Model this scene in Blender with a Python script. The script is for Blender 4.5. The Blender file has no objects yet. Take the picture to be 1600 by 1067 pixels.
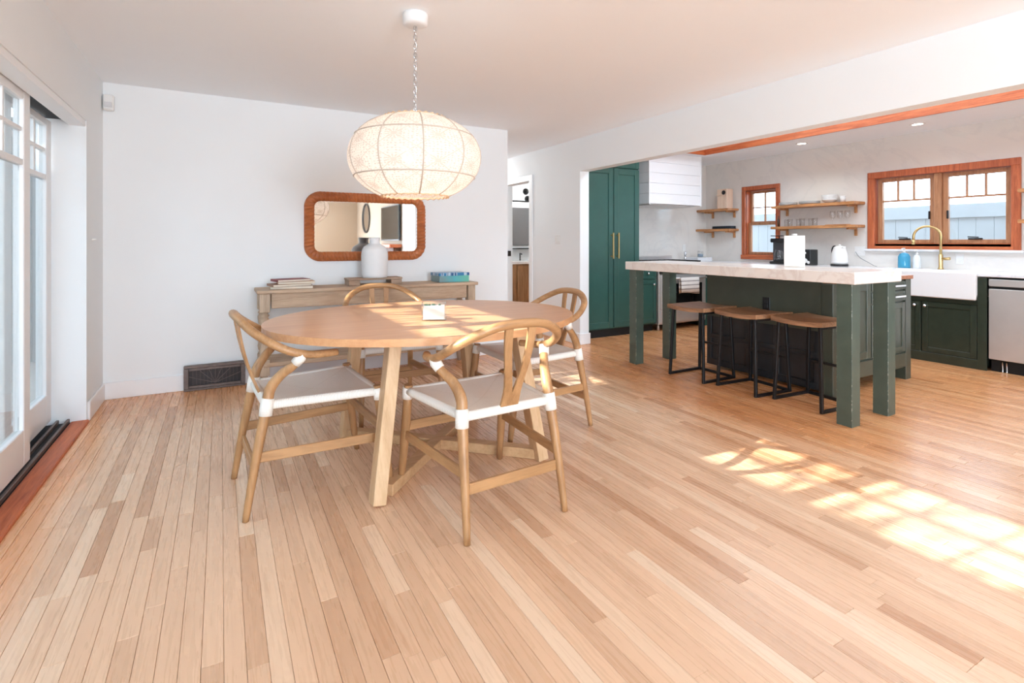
import bpy, bmesh, math, random
from mathutils import Vector, Matrix
random.seed(7)
PI = math.pi
scene = bpy.context.scene
COL = scene.collection

# ------------------------------------------------------------------ camera
cam_d = bpy.data.cameras.new('camera'); cam = bpy.data.objects.new('camera', cam_d); COL.objects.link(cam)
cam_d.sensor_width = 36.0; cam_d.lens = 812.0 / 1600 * 36.0
cam_d.shift_y = -155.5 / 1600; cam_d.clip_start = 0.05; cam_d.clip_end = 200
YAW = math.atan2(455, 812)
cam.location = (0, 0, 1.213); cam.rotation_euler = (PI / 2, 0, -YAW)
scene.camera = cam

# ------------------------------------------------------------------ light and exposure
scene.view_settings.view_transform = 'Standard'; scene.view_settings.look = 'None'
scene.view_settings.gamma = 1.0; scene.view_settings.use_curve_mapping = False
scene.view_settings.exposure = -0.30
scene.cycles.max_bounces = 10; scene.cycles.diffuse_bounces = 7; scene.cycles.glossy_bounces = 4
scene.cycles.transmission_bounces = 6; scene.cycles.transparent_max_bounces = 12
scene.cycles.sample_clamp_indirect = 6.0; scene.cycles.use_denoising = True
scene.cycles.caustics_reflective = False; scene.cycles.caustics_refractive = False
w = bpy.data.worlds.new('sky'); scene.world = w; w.use_nodes = True
bg = w.node_tree.nodes['Background']; bg.inputs[0].default_value = (0.68, 0.83, 1.0, 1); bg.inputs[1].default_value = 8.5
sd = bpy.data.lights.new('sun', 'SUN'); so = bpy.data.objects.new('sun', sd); COL.objects.link(so)
sd.energy = 22.0; sd.angle = math.radians(0.53); sd.color = (1.0, 0.95, 0.9)
so.rotation_euler = Vector((1.0, -0.12, -0.5)).to_track_quat('-Z', 'Y').to_euler()

def area(name, loc, direction, sx, sy, power=0, color=(1, 1, 1), portal=False):
    d = bpy.data.lights.new(name, 'AREA'); o = bpy.data.objects.new(name, d); COL.objects.link(o)
    d.shape = 'RECTANGLE'; d.size = sx; d.size_y = sy; d.energy = power; d.color = color
    d.cycles.is_portal = portal
    o.location = loc; o.rotation_euler = Vector(direction).to_track_quat('-Z', 'Y').to_euler()
    return o
area('door_daylight', (-1.05, 2.25, 1.0), (1, 0, 0), 4.5, 1.96, portal=True)
area('living_daylight', (-1.05, -3.4, 1.2), (1, 0, 0), 4.0, 2.2, portal=True)
area('living_fill', (-.94, -3.4, 1.25), (1, 0, .65), 3.9, 2.0, 240, (.72, .85, 1))  # added fill lamp, tilted up to lift the ceiling
area('rear_fill', (.9, -6.38, 1.35), (0, 1, 0.4), 2.3, 2.0, 520, (.72, .85, 1))  # added fill lamp behind the camera, brightens surfaces facing it
area('skylight_light', (4.95, 2.0, 2.99), (0, 0, -1), 1.3, 4.7, 105, (.74, .87, 1))
area('rear_daylight', (.9, -6.5, 1.35), (0, 1, 0), 2.4, 2.1, portal=True)
area('sink_daylight', (7.1, 2.72, 1.6), (-1, 0, 0), 1.2, 0.9, portal=True)
area('side_daylight', (7.1, 4.87, 1.5), (-1, 0, 0), 0.5, 1.0, portal=True)

# ------------------------------------------------------------------ materials
MATS = {}
def lin(c):
    return tuple(((v / 255.) / 12.92 if v / 255. <= .04045 else ((v / 255. + .055) / 1.055) ** 2.4) for v in c)
class NT:
    def __init__(s, name):
        s.m = bpy.data.materials.new(name); s.m.use_nodes = True; s.t = s.m.node_tree; s.t.nodes.clear()
        s.out = s.n('ShaderNodeOutputMaterial'); MATS[name] = s.m
    def n(s, typ, **k):
        x = s.t.nodes.new(typ)
        for a, b in k.items(): setattr(x, a, b)
        return x
    def l(s, a, b): s.t.links.new(a, b)
    def mth(s, op, a, b=None, c=None, clamp=False):
        x = s.n('ShaderNodeMath', operation=op, use_clamp=clamp)
        for i, v in enumerate((a, b, c)):
            if v is None: continue
            if isinstance(v, (int, float)): x.inputs[i].default_value = v
            else: s.l(v, x.inputs[i])
        return x.outputs[0]
    def ramp(s, fac, stops):
        r = s.n('ShaderNodeValToRGB'); e = r.color_ramp.elements
        while len(e) < len(stops): e.new(0.5)
        for i, (p, c) in enumerate(stops): e[i].position = p; e[i].color = (*c, 1)
        s.l(fac, r.inputs[0]); return r.outputs[0]
    def mix(s, fac, a, b, mode='MIX'):
        x = s.n('ShaderNodeMix', data_type='RGBA', blend_type=mode)
        for i, v in ((0, fac), (6, a), (7, b)):
            if isinstance(v, (int, float)): x.inputs[i].default_value = v
            elif isinstance(v, tuple): x.inputs[i].default_value = (*v, 1)
            else: s.l(v, x.inputs[i])
        return x.outputs[2]
    def noise(s, vec, scale, detail=3, rough=.55, dist=0):
        x = s.n('ShaderNodeTexNoise'); x.inputs['Scale'].default_value = scale; x.inputs['Detail'].default_value = detail
        x.inputs['Roughness'].default_value = rough; x.inputs['Distortion'].default_value = dist
        if vec is not None: s.l(vec, x.inputs['Vector'])
        return x.outputs[0]
    def coord(s, kind='Object', scale=(1, 1, 1), rot=(0, 0, 0)):
        c = s.n('ShaderNodeTexCoord'); mp = s.n('ShaderNodeMapping'); mp.inputs['Scale'].default_value = scale
        mp.inputs['Rotation'].default_value = rot
        s.l(c.outputs[kind], mp.inputs[0]); return mp.outputs[0]
    def bump(s, h, strength=.2, dist=.002):
        b = s.n('ShaderNodeBump'); b.inputs['Strength'].default_value = strength; b.inputs['Distance'].default_value = dist
        s.l(h, b.inputs['Height']); return b.outputs[0]
    def pr(s, color=None, rough=.5, metal=0., normal=None, **k):
        p = s.n('ShaderNodeBsdfPrincipled')
        def put(nm, v):
            if v is None: return
            if isinstance(v, tuple): p.inputs[nm].default_value = (*v, 1)
            elif isinstance(v, (int, float)): p.inputs[nm].default_value = v
            else: s.l(v, p.inputs[nm])
        put('Base Color', color); put('Roughness', rough); put('Metallic', metal); put('Normal', normal)
        for a, b in k.items(): put(a.replace('_', ' '), b)
        s.l(p.outputs[0], s.out.inputs[0]); return p

def plain(name, rgb, rough=.5, metal=0., noise=.03, nscale=20, bump=.05, **k):
    t = NT(name); v = t.coord('Object'); nz = t.noise(v, nscale)
    c = lin(rgb); a = tuple(x * (1 - noise) for x in c); b = tuple(min(1, x * (1 + noise)) for x in c)
    col = t.ramp(nz, [(.3, a), (.7, b)])
    t.pr(col, rough, metal, t.bump(nz, bump), **k); return t.m

def wood(name, dark, light, axis=0, rough=.45, scale=3.0, stretch=12., bump=.15):
    t = NT(name); s = [stretch] * 3; s[axis] = 1.0
    v = t.coord('Object', tuple(x * scale / 3. for x in s))
    n1 = t.noise(v, 3., 5, .6, .6); n2 = t.noise(v, 16., 3, .6)
    h = t.mth('ADD', t.mth('MULTIPLY', n1, .7), t.mth('MULTIPLY', n2, .3))
    col = t.ramp(h, [(.33, lin(dark)), (.62, lin(light))])
    t.pr(col, rough, 0, t.bump(n2, bump, .001)); return t.m

M_wall = plain('wall_paint', (235, 238, 239), .6, noise=.006, nscale=3, bump=.01)
M_ceil = plain('ceiling_paint', (245, 249, 253), .75, noise=.006, nscale=3, bump=.01)
M_trim = plain('white_trim_paint', (238, 239, 240), .35, noise=.005, bump=.01)
M_green = plain('green_cabinet_paint', (50, 90, 82), .3, noise=.06, nscale=8, bump=.02)
M_olive = plain('dark_olive_paint', (70, 76, 64), .35, noise=.08, nscale=8, bump=.03)
M_dkolive = plain('deep_olive_paint', (50, 57, 46), .3, noise=.15, nscale=14, bump=.04)
M_black_panel = plain('black_painted_panel', (38, 40, 43), .3, noise=.25, nscale=7, bump=.05)
M_blackm = plain('black_metal', (28, 27, 28), .4, .3, noise=.1)
M_dark = plain('dark_void', (16, 16, 17), .6)
M_steel = plain('stainless_steel', (222, 220, 218), .4, .75, noise=.05, nscale=4)
M_chrome = plain('chrome', (220, 220, 222), .12, 1.0)
M_brass = plain('brushed_brass', (206, 178, 124), .3, .95, noise=.04)
M_porc = plain('white_porcelain', (240, 240, 240), .12, noise=.004, bump=0)
M_vase = plain('matte_white_ceramic', (232, 234, 235), .55, noise=.01)
M_cloth = plain('cream_cotton', (226, 222, 212), .85, noise=.04, nscale=60, bump=.3)
M_bronze = plain('dark_bronze', (104, 90, 84), .45, .3, noise=.2, nscale=30)
M_plastic = plain('white_plastic', (232, 232, 230), .35, noise=.005, bump=0)
M_rubber = plain('black_plastic', (26, 26, 27), .35, noise=.05)
M_ext = plain('pale_blue_fence_paint', (184, 196, 204), .7, noise=.04, nscale=2)
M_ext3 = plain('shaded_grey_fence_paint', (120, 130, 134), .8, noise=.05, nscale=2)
M_ext2 = plain('blue_grey_fence_paint', (176, 180, 184), .8, noise=.05, nscale=2)
M_ground = plain('outdoor_paving', (176, 174, 168), .85, noise=.08, nscale=6, bump=.3)
M_redwood_y = wood('redwood_along_y', (160, 74, 38), (208, 118, 72), 1, .55, stretch=14)
M_redwood_x = wood('redwood_along_x', (150, 68, 34), (206, 116, 68), 0, .35, stretch=14)
M_redwood_z = wood('redwood_upright', (150, 72, 42), (202, 112, 70), 2, .4, stretch=14)
M_sash = wood('pale_fir_sash', (150, 100, 68), (190, 140, 102), 2, .45, stretch=12)
M_oak = wood('honey_oak', (146, 106, 68), (186, 143, 99), 2, .38, 2.2, 10)
M_oak_x = wood('honey_oak_across', (146, 106, 68), (186, 143, 99), 0, .38, 2.2, 10)
M_oak_y = wood('honey_oak_lengthwise', (146, 106, 68), (186, 143, 99), 1, .38, 2.2, 10)
M_top = wood('oak_table_veneer', (198, 142, 98), (214, 164, 118), 0, .3, 1.6, 14, .04)
M_tleg = wood('pale_oak_leg', (190, 152, 110), (218, 186, 146), 2, .5, 2.2, 9)
M_tbeam = wood('pale_oak_beam', (180, 140, 98), (208, 172, 130), 0, .5, 2.2, 9)
M_pine_x = wood('weathered_pine', (164, 138, 114), (204, 180, 154), 0, .65, 2.0, 9, .3)
M_pine_z = wood('weathered_pine_upright', (168, 146, 124), (206, 186, 162), 2, .65, 2.0, 9, .3)
M_shelf = wood('live_edge_shelf_wood', (150, 98, 58), (206, 148, 96), 1, .45, 2.5, 9)
M_stoolw = wood('walnut_stool_wood', (112, 78, 56), (180, 136, 100), 1, .4, 2.5, 10)
M_riser = wood('grey_brown_riser_wood', (142, 118, 98), (186, 160, 138), 0, .6, 2.5, 9)
M_frame = wood('carved_red_brown_wood', (156, 84, 42), (200, 120, 68), 0, .35, 3., 3)
M_vanity = wood('vanity_oak', (128, 92, 60), (168, 128, 88), 2, .5)
M_board = wood('pale_maple', (222, 190, 164), (236, 210, 186), 2, .5)

def marble(name, base, vein, scale, rough, amt=1.0):
    t = NT(name); v = t.coord('Object', (1, 1, 1), (.3, .5, .7))
    n = t.noise(v, scale, 6, .62, 1.6)
    d = t.mth('ABSOLUTE', t.mth('SUBTRACT', n, .5))
    k = t.mth('MULTIPLY', t.mth('SUBTRACT', 1.0, t.mth('MULTIPLY', d, 22.), clamp=True), amt)
    soft = t.noise(v, scale * .6, 3)
    k2 = t.mth('MULTIPLY', k, t.mth('MULTIPLY', soft, 1.2), clamp=True)
    col = t.mix(k2, lin(base), lin(vein)); t.pr(col, rough); return t.m
M_bar = marble('warm_veined_marble', (232, 224, 216), (200, 178, 168), 2.2, .22, .6)
M_counter = marble('white_marble', (234, 234, 236), (196, 196, 202), 1.6, .15, .7)
M_splash = marble('glossy_marble_wall', (230, 226, 220), (216, 213, 209), 1.1, .12, .6)

def glass(name, tint=(1, 1, 1), rough=.02, refl=1.0):
    t = NT(name); g0 = t.n('ShaderNodeNewGeometry'); dp = t.n('ShaderNodeVectorMath', operation='DOT_PRODUCT'); t.l(g0.outputs['Incoming'], dp.inputs[0]); t.l(g0.outputs['Normal'], dp.inputs[1])
    fz = t.mth('MULTIPLY_ADD', t.mth('POWER', t.mth('SUBTRACT', 1., t.mth('ABSOLUTE', dp.outputs['Value']), clamp=True), 5.), .9, .035)
    tr = t.n('ShaderNodeBsdfTransparent'); tr.inputs[0].default_value = (*tint, 1)
    g = t.n('ShaderNodeBsdfGlossy'); g.inputs['Roughness'].default_value = rough
    m = t.n('ShaderNodeMixShader'); t.l(t.mth('MULTIPLY', fz, refl, clamp=True), m.inputs[0]); t.l(tr.outputs[0], m.inputs[1]); t.l(g.outputs[0], m.inputs[2])
    t.l(m.outputs[0], t.out.inputs[0]); return t.m
M_glass = glass('window_glass', (.97, .99, .985))
M_gls = glass('clear_tumbler_glass', (.985, .99, .99), .03, 1.2)
M_acryl = glass('clear_acrylic', (.985, .995, .99), .03, 1.3)
t = NT('silvered_mirror'); t.pr((.86, .87, .86), .02, 1.0); M_mirror = t.m
def emis(name, rgb, s):
    t = NT(name); e = t.n('ShaderNodeEmission'); e.inputs[0].default_value = (*rgb, 1); e.inputs[1].default_value = s
    t.l(e.outputs[0], t.out.inputs[0]); return t.m
M_bulb = emis('warm_bulb_glow', (1, .86, .66), 10.); M_led = emis('downlight_glow', (1, .9, .74), 14.)

# floor boards: tone is stored per board
t = NT('oak_strip_floor')
at = t.n('ShaderNodeAttribute', attribute_name='tone'); tone = at.outputs['Fac']
geo = t.n('ShaderNodeNewGeometry'); comb = t.n('ShaderNodeCombineXYZ')
t.l(t.mth('MULTIPLY', tone, 37.), comb.inputs[0]); t.l(t.mth('MULTIPLY', tone, 91.), comb.inputs[1])
va = t.n('ShaderNodeVectorMath', operation='ADD'); t.l(geo.outputs['Position'], va.inputs[0]); t.l(comb.outputs[0], va.inputs[1])
mp = t.n('ShaderNodeMapping'); mp.inputs['Scale'].default_value = (11, .5, 1); t.l(va.outputs[0], mp.inputs[0])
g1 = t.noise(mp.outputs[0], 1.4, 5, .62, 1.2); g2 = t.noise(mp.outputs[0], 7., 3, .6, .3)
base = t.ramp(tone, [(0., lin((192, 148, 114))), (.15, lin((208, 170, 138))), (.5, lin((220, 183, 151))), (.8, lin((225, 189, 157))), (1., lin((230, 202, 174)))])
gr = t.ramp(g1, [(.27, (.76, .66, .58)), (.38, (.97, .955, .94)), (.7, (1.02, 1.02, 1.02))])
col = t.mix(.8, base, gr, 'MULTIPLY')
fine = t.ramp(g2, [(.3, (.93, .9, .88)), (.6, (1, 1, 1))]); col = t.mix(.25, col, fine, 'MULTIPLY')
# amber varnish by walls and kitchen; glare painted into the paler middle
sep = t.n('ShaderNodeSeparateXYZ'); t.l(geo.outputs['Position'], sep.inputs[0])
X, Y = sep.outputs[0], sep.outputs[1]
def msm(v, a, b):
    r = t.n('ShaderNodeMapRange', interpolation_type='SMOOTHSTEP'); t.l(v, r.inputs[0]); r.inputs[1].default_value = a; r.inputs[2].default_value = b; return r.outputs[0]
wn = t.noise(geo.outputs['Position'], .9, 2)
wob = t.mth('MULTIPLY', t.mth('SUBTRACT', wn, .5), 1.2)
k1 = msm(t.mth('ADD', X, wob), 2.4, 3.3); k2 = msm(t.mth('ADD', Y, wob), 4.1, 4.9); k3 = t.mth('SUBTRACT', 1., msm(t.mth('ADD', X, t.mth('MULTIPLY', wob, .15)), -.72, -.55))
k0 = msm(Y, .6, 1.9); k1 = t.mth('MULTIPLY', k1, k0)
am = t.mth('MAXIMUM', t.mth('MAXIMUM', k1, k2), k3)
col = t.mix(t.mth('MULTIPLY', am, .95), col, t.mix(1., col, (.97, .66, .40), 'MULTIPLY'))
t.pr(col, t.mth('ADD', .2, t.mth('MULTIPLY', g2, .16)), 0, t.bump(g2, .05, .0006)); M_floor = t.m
M_gap = plain('floor_joint', (128, 88, 60), .8)

# woven cord: strands run square to the rail they wrap
t = NT('woven_paper_cord'); tc = t.n('ShaderNodeTexCoord'); sp = t.n('ShaderNodeSeparateXYZ'); t.l(tc.outputs['Object'], sp.inputs[0])
ax = t.mth('ABSOLUTE', sp.outputs[0]); ay = t.mth('ABSOLUTE', sp.outputs[1]); side = t.mth('GREATER_THAN', ax, ay)
c_ = t.mth('ADD', t.mth('MULTIPLY', side, sp.outputs[1]), t.mth('MULTIPLY', t.mth('SUBTRACT', 1., side), sp.outputs[0]))
sn = t.mth('SINE', t.mth('MULTIPLY', c_, 2 * PI / .007)); s01 = t.mth('MULTIPLY_ADD', sn, .5, .5)
seam = t.mth('SUBTRACT', 1., t.mth('MULTIPLY', t.mth('ABSOLUTE', t.mth('SUBTRACT', ax, ay)), 120.), clamp=True)
nz = t.noise(tc.outputs['Object'], 25., 2)
cc = t.ramp(s01, [(0., lin((190, 183, 170))), (.15, lin((240, 237, 230))), (.4, lin((236, 232, 224))), (1., lin((248, 246, 240)))])
cc = t.mix(t.mth('MULTIPLY', seam, .3), cc, lin((206, 198, 184)))
cc = t.mix(t.mth('MULTIPLY', nz, .2), cc, lin((228, 222, 210)))
t.pr(cc, .8, 0, t.bump(s01, .35, .0015)); M_cord = t.m
t = NT('wrapped_cord'); v = t.coord('Object'); sp = t.n('ShaderNodeSeparateXYZ'); t.l(v, sp.inputs[0])
s01 = t.mth('MULTIPLY_ADD', t.mth('SINE', t.mth('MULTIPLY', sp.outputs[2], 2 * PI / .006)), .5, .5)
t.pr(t.ramp(s01, [(0., lin((220, 214, 202))), (.5, lin((244, 241, 234)))]), .8, 0, t.bump(s01, .3, .001)); M_wrap = t.m

# lamp shade: crocheted medallions, cells by UV
t = NT('crocheted_lamp_shade'); tc = t.n('ShaderNodeTexCoord'); sp = t.n('ShaderNodeSeparateXYZ'); t.l(tc.outputs['UV'], sp.inputs[0])
fu = t.mth('SUBTRACT', t.mth('FRACT', sp.outputs[0]), .5); fv = t.mth('SUBTRACT', t.mth('FRACT', sp.outputs[1]), .5)
rr = t.mth('SQRT', t.mth('ADD', t.mth('MULTIPLY', fu, fu), t.mth('MULTIPLY', fv, fv)))
an = t.mth('ARCTAN2', fv, fu)
pet = t.mth('MULTIPLY_ADD', t.mth('SINE', t.mth('MULTIPLY', an, 12.)), .5, .5)
inner = t.mth('LESS_THAN', rr, .2)
core = t.mth('LESS_THAN', rr, .07)
d8 = t.mth('ABSOLUTE', t.mth('SUBTRACT', t.mth('ABSOLUTE', fu), t.mth('ABSOLUTE', fv)))
diag = t.mth('LESS_THAN', d8, .018)
vor = t.n('ShaderNodeTexVoronoi'); vor.inputs['Scale'].default_value = 11.; vor.inputs['Randomness'].default_value = .35; t.l(tc.outputs['UV'], vor.inputs['Vector'])
hole = t.mth('LESS_THAN', vor.outputs['Distance'], .30)
thick = t.mth('MAXIMUM', t.mth('MAXIMUM', core, diag), t.mth('MULTIPLY', inner, t.mth('GREATER_THAN', pet, .55)))
rings = t.mth('GREATER_THAN', t.mth('SINE', t.mth('MULTIPLY', rr, 60.)), .8)
thick = t.mth('MAXIMUM', thick, t.mth('MULTIPLY', rings, .5))
hole = t.mth('MULTIPLY', t.mth('MULTIPLY', hole, t.mth('SUBTRACT', 1., thick, clamp=True)), .3)
colr = t.mix(thick, lin((250, 244, 238)), lin((222, 213, 204)))
df = t.n('ShaderNodeBsdfDiffuse'); t.l(colr, df.inputs[0]); tl = t.n('ShaderNodeBsdfTranslucent'); t.l(colr, tl.inputs[0])
m1 = t.n('ShaderNodeMixShader'); t.l(t.mth('SUBTRACT', .62, t.mth('MULTIPLY', thick, .25)), m1.inputs[0]); t.l(df.outputs[0], m1.inputs[1]); t.l(tl.outputs[0], m1.inputs[2])
tp = t.n('ShaderNodeBsdfTransparent'); m2 = t.n('ShaderNodeMixShader'); t.l(hole, m2.inputs[0]); t.l(m1.outputs[0], m2.inputs[1]); t.l(tp.outputs[0], m2.inputs[2])
t.l(m2.outputs[0], t.out.inputs[0]); M_shade = t.m

# ------------------------------------------------------------------ mesh helpers
class MB:
    def __init__(s): s.b = bmesh.new(); s.uv = s.b.loops.layers.uv.new('UVMap')
    def box(s, x0, y0, z0, x1, y1, z1, bev=0., M=None):
        b = bmesh.new(); bmesh.ops.create_cube(b, size=1.0)
        for v in b.verts:
            v.co = Vector(((x0 + x1) / 2 + v.co.x * (x1 - x0), (y0 + y1) / 2 + v.co.y * (y1 - y0), (z0 + z1) / 2 + v.co.z * (z1 - z0)))
        if bev: bmesh.ops.bevel(b, geom=b.edges[:], offset=min(bev, .45 * min(abs(x1 - x0), abs(y1 - y0), abs(z1 - z0))), segments=1, affect='EDGES')
        s._merge(b, M); return s
    def _merge(s, b, M=None, smooth=False):
        mp = {}
        for v in b.verts: mp[v] = s.b.verts.new(M @ v.co if M else v.co)
        for f in b.faces:
            try: nf = s.b.faces.new([mp[v] for v in f.verts]); nf.smooth = smooth or f.smooth
            except ValueError: pass
        b.free()
    def grid(s, rows, closed_u=False, caps=False, smooth=True, uvf=None):
        """rows: list of rings (lists of points)"""
        R = [[s.b.verts.new(Vector(p)) for p in r] for r in rows]; n = len(R[0])
        for i in range(len(R) - 1):
            for j in range(n if closed_u else n - 1):
                k = (j + 1) % n
                f = s.b.faces.new((R[i][j], R[i][k], R[i + 1][k], R[i + 1][j])); f.smooth = smooth
                if uvf:
                    for lp, (a, c) in zip(f.loops, ((i, j), (i, j + 1), (i + 1, j + 1), (i + 1, j))): lp[s.uv].uv = uvf(a, c)
        if caps:
            for r, rev in ((R[0], True), (R[-1], False)):
                try: s.b.faces.new(r[::-1] if rev else r)
                except ValueError: pass
        return s
    def tube(s, pts, rad, n=10, closed=False, flat=None, up=None, caps=True):
        pts = [Vector(p) for p in pts]; N = len(pts)
        if isinstance(rad, (int, float)): rad = [rad] * N
        rows = []; prev = None
        for i, p in enumerate(pts):
            if closed: tg = pts[(i + 1) % N] - pts[i - 1]
            else: tg = pts[min(i + 1, N - 1)] - pts[max(i - 1, 0)]
            tg.normalize()
            if prev is None:
                a = Vector(up) if up else (Vector((0, 0, 1)) if abs(tg.z) < .9 else Vector((1, 0, 0)))
            else: a = prev
            a = (a - tg * a.dot(tg)).normalized(); bb = tg.cross(a); prev = a
            f = flat[i] if isinstance(flat, list) else (flat or 1.)
            rows.append([p + a * (rad[i] * math.cos(2 * PI * k / n)) + bb * (rad[i] * f * math.sin(2 * PI * k / n)) for k in range(n)])
        if closed: rows.append(rows[0])
        s.grid(rows, True, caps and not closed); return s
    def bar(s, p, q, w, h, up=(0, 0, 1), bev=.0, w2=None, h2=None):
        """rectangular bar p->q, width w (sideways), height h (along up)"""
        p, q = Vector(p), Vector(q); tg = (q - p).normalized(); u = Vector(up); u = (u - tg * u.dot(tg)).normalized(); sd_ = tg.cross(u)
        w2 = w2 or w; h2 = h2 or h
        b = bmesh.new(); V = []
        for c, ww, hh in ((p, w, h), (q, w2, h2)):
            V.append([b.verts.new(c + sd_ * (a * ww / 2) + u * (d * hh / 2)) for a, d in ((-1, -1), (1, -1), (1, 1), (-1, 1))])
        b.faces.new(V[0][::-1]); b.faces.new(V[1])
        for k in range(4): b.faces.new((V[0][k], V[0][(k + 1) % 4], V[1][(k + 1) % 4], V[1][k]))
        if bev: bmesh.ops.bevel(b, geom=b.edges[:], offset=bev, segments=1, affect='EDGES')
        s._merge(b); return s
    def lathe(s, prof, c=(0, 0, 0), n=24, caps=True, smooth=True, uvn=None, M=None):
        rows = []
        for r, z in prof:
            ring = [Vector((c[0] + r * math.cos(2 * PI * k / n), c[1] + r * math.sin(2 * PI * k / n), c[2] + z)) for k in range(n)]
            rows.append([M @ p for p in ring] if M else ring)
        uvf = (lambda i, j: (j / n * uvn[0], i / (len(prof) - 1) * uvn[1])) if uvn else None
        s.grid(rows, True, caps, smooth, uvf); return s
    def prism(s, poly, z0, z1, bev=0., M=None):
        b = bmesh.new(); lo = [b.verts.new((x, y, z0)) for x, y in poly]; hi = [b.verts.new((x, y, z1)) for x, y in poly]; n = len(poly)
        b.faces.new(lo[::-1]); b.faces.new(hi)
        for k in range(n): b.faces.new((lo[k], lo[(k + 1) % n], hi[(k + 1) % n], hi[k]))
        if bev:
            ed = [e for e in b.edges if abs(e.verts[0].co.z - e.verts[1].co.z) < 1e-6]
            bmesh.ops.bevel(b, geom=ed, offset=bev, segments=2, affect='EDGES')
        s._merge(b, M); return s
    def obj(s, name, m, parent=None, origin=None):
        bmesh.ops.recalc_face_normals(s.b, faces=s.b.faces[:])
        me = bpy.data.meshes.new(name)
        if origin is not None: bmesh.ops.translate(s.b, vec=-Vector(origin), verts=s.b.verts[:])
        s.b.to_mesh(me); s.b.free(); me.materials.append(m)
        o = bpy.data.objects.new(name, me); COL.objects.link(o)
        if origin is not None: o.location = origin
        if parent is not None: o.parent = parent
        return o
def tag(o, label, cat, group=None):
    o['label'] = label; o['category'] = cat
    if group: o['group'] = group
    return o
def thing(name, label, cat, loc=(0, 0, 0), rz=0., group=None):
    o = bpy.data.objects.new(name, None); o.empty_display_size = .1; COL.objects.link(o)
    o.location = loc; o.rotation_euler = (0, 0, rz); return tag(o, label, cat, group)
def struct(o): o['kind'] = 'structure'; return o
def wchild(o, root):
    """keep world placement of o while it is a child of root (root unrotated)"""
    o.parent = root; o.matrix_parent_inverse = Matrix.Translation(-Vector(root.location)); return o
def W(mb, name, m, root): return wchild(mb.obj(name, m), root)
def kids(o): return [c for c in bpy.data.objects if c.parent == o]
def dup(root, loc, rz, label):
    r = root.copy(); COL.objects.link(r); r.location = loc; r.rotation_euler = (0, 0, rz); r['label'] = label
    for ch in kids(root):
        c = ch.copy(); COL.objects.link(c); c.parent = r
        for g in kids(ch):
            d = g.copy(); COL.objects.link(d); d.parent = c
    return r
def B(*a, **k): return MB().box(*a, **k)
def crom(P, per=6, closed=False):
    P = [Vector(p) for p in P]; N = len(P); out = []
    for i in range(N if closed else N - 1):
        p0 = P[i - 1] if (i > 0 or closed) else P[0]; p1 = P[i]; p2 = P[(i + 1) % N]
        p3 = P[(i + 2) % N] if (closed or i + 2 < N) else P[-1]
        for k in range(per):
            u = k / per
            out.append(.5 * ((2 * p1) + (p2 - p0) * u + (2 * p0 - 5 * p1 + 4 * p2 - p3) * u * u + (3 * p1 - p0 - 3 * p2 + p3) * u ** 3))
    if not closed: out.append(P[-1])
    return out

# ------------------------------------------------------------------ room shell
H = 2.44; HK = 2.46
XL, YB = -.79, 5.016
# floor base + boards
floor = struct(B(-.86, -6.4, -.06, 8.6, 9.0, -.012).obj('floor', M_gap))
PW = .057
def in_house(x, y):
    if y > 5.87 and x > 3.83: return x < 6.2 and y < 8.6
    if y > YB + .02 and x < 2.76: return False
    return x < 6.95
sinY, cosY = math.sin(YAW), math.cos(YAW)
boards = []
nx = int((6.95 + .79) / PW) + 1
for i in range(nx):
    x0 = XL + i * PW; y = -1.2 - random.random()
    while y < 8.6:
        L = random.choice((.3, .45, .6, .8, 1.0, 1.3, 1.6)) * random.uniform(.85, 1.15)
        xc, a_, b_ = x0 + .03, y, min(y + L, 8.6)
        lim = YB + .02 if xc < 2.76 else (5.87 if xc > 3.83 else 8.6)
        if xc > 3.83 and b_ > 6.0 and a_ > 5.9 and xc < 6.2: lim = 8.6
        if a_ < lim - .02 and xc < 6.95: boards.append((x0, a_, min(b_, lim)))
        y += L
def score(bd):
    xc = bd[0] + PW / 2; best = 0
    for q in (.05, .35, .65, .95):
        yc = bd[1] + (bd[2] - bd[1]) * q; d = xc * sinY + yc * cosY
        if d < .5: continue
        px = 800 + 812 * (xc * cosY - yc * sinY) / d; py = 378 + 812 * 1.213 / d
        if -20 < px < 1620 and py < 1100: best = max(best, 1. / d)
    return best
def board_mesh(bm, bd, tl, tone, o=(0, 0)):
    g = .0004; x0, x1, y0, y1 = bd[0] + g - o[0], bd[0] + PW - g - o[0], bd[1] + g - o[1], bd[2] - g - o[1]
    dz = random.uniform(-.0003, .0003); c = .0008
    lo = [bm.verts.new(p) for p in ((x0, y0, -.014), (x1, y0, -.014), (x1, y1, -.014), (x0, y1, -.014))]
    mi = [bm.verts.new(p) for p in ((x0, y0, -.0012), (x1, y0, -.0012), (x1, y1, -.0012), (x0, y1, -.0012))]
    hi = [bm.verts.new(p) for p in ((x0 + c, y0 + c, dz), (x1 - c, y0 + c, dz), (x1 - c, y1 - c, dz), (x0 + c, y1 - c, dz))]
    fs = [bm.faces.new(hi)]
    for a, b in ((lo, mi), (mi, hi)):
        for k in range(4): fs.append(bm.faces.new((a[k], a[(k + 1) % 4], b[(k + 1) % 4], b[k])))
    for v in lo + mi + hi: v[tl] = tone
def tone_r():
    r = random.random()
    return random.uniform(0, .14) if r < .09 else random.uniform(.15, 1.)
boards.sort(key=score, reverse=True)
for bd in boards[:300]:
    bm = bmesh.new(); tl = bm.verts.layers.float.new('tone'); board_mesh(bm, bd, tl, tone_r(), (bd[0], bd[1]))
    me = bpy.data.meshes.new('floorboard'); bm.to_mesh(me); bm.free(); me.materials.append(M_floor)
    o = bpy.data.objects.new('floorboard', me); COL.objects.link(o); o.location = (bd[0], bd[1], 0); o.parent = floor
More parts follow.
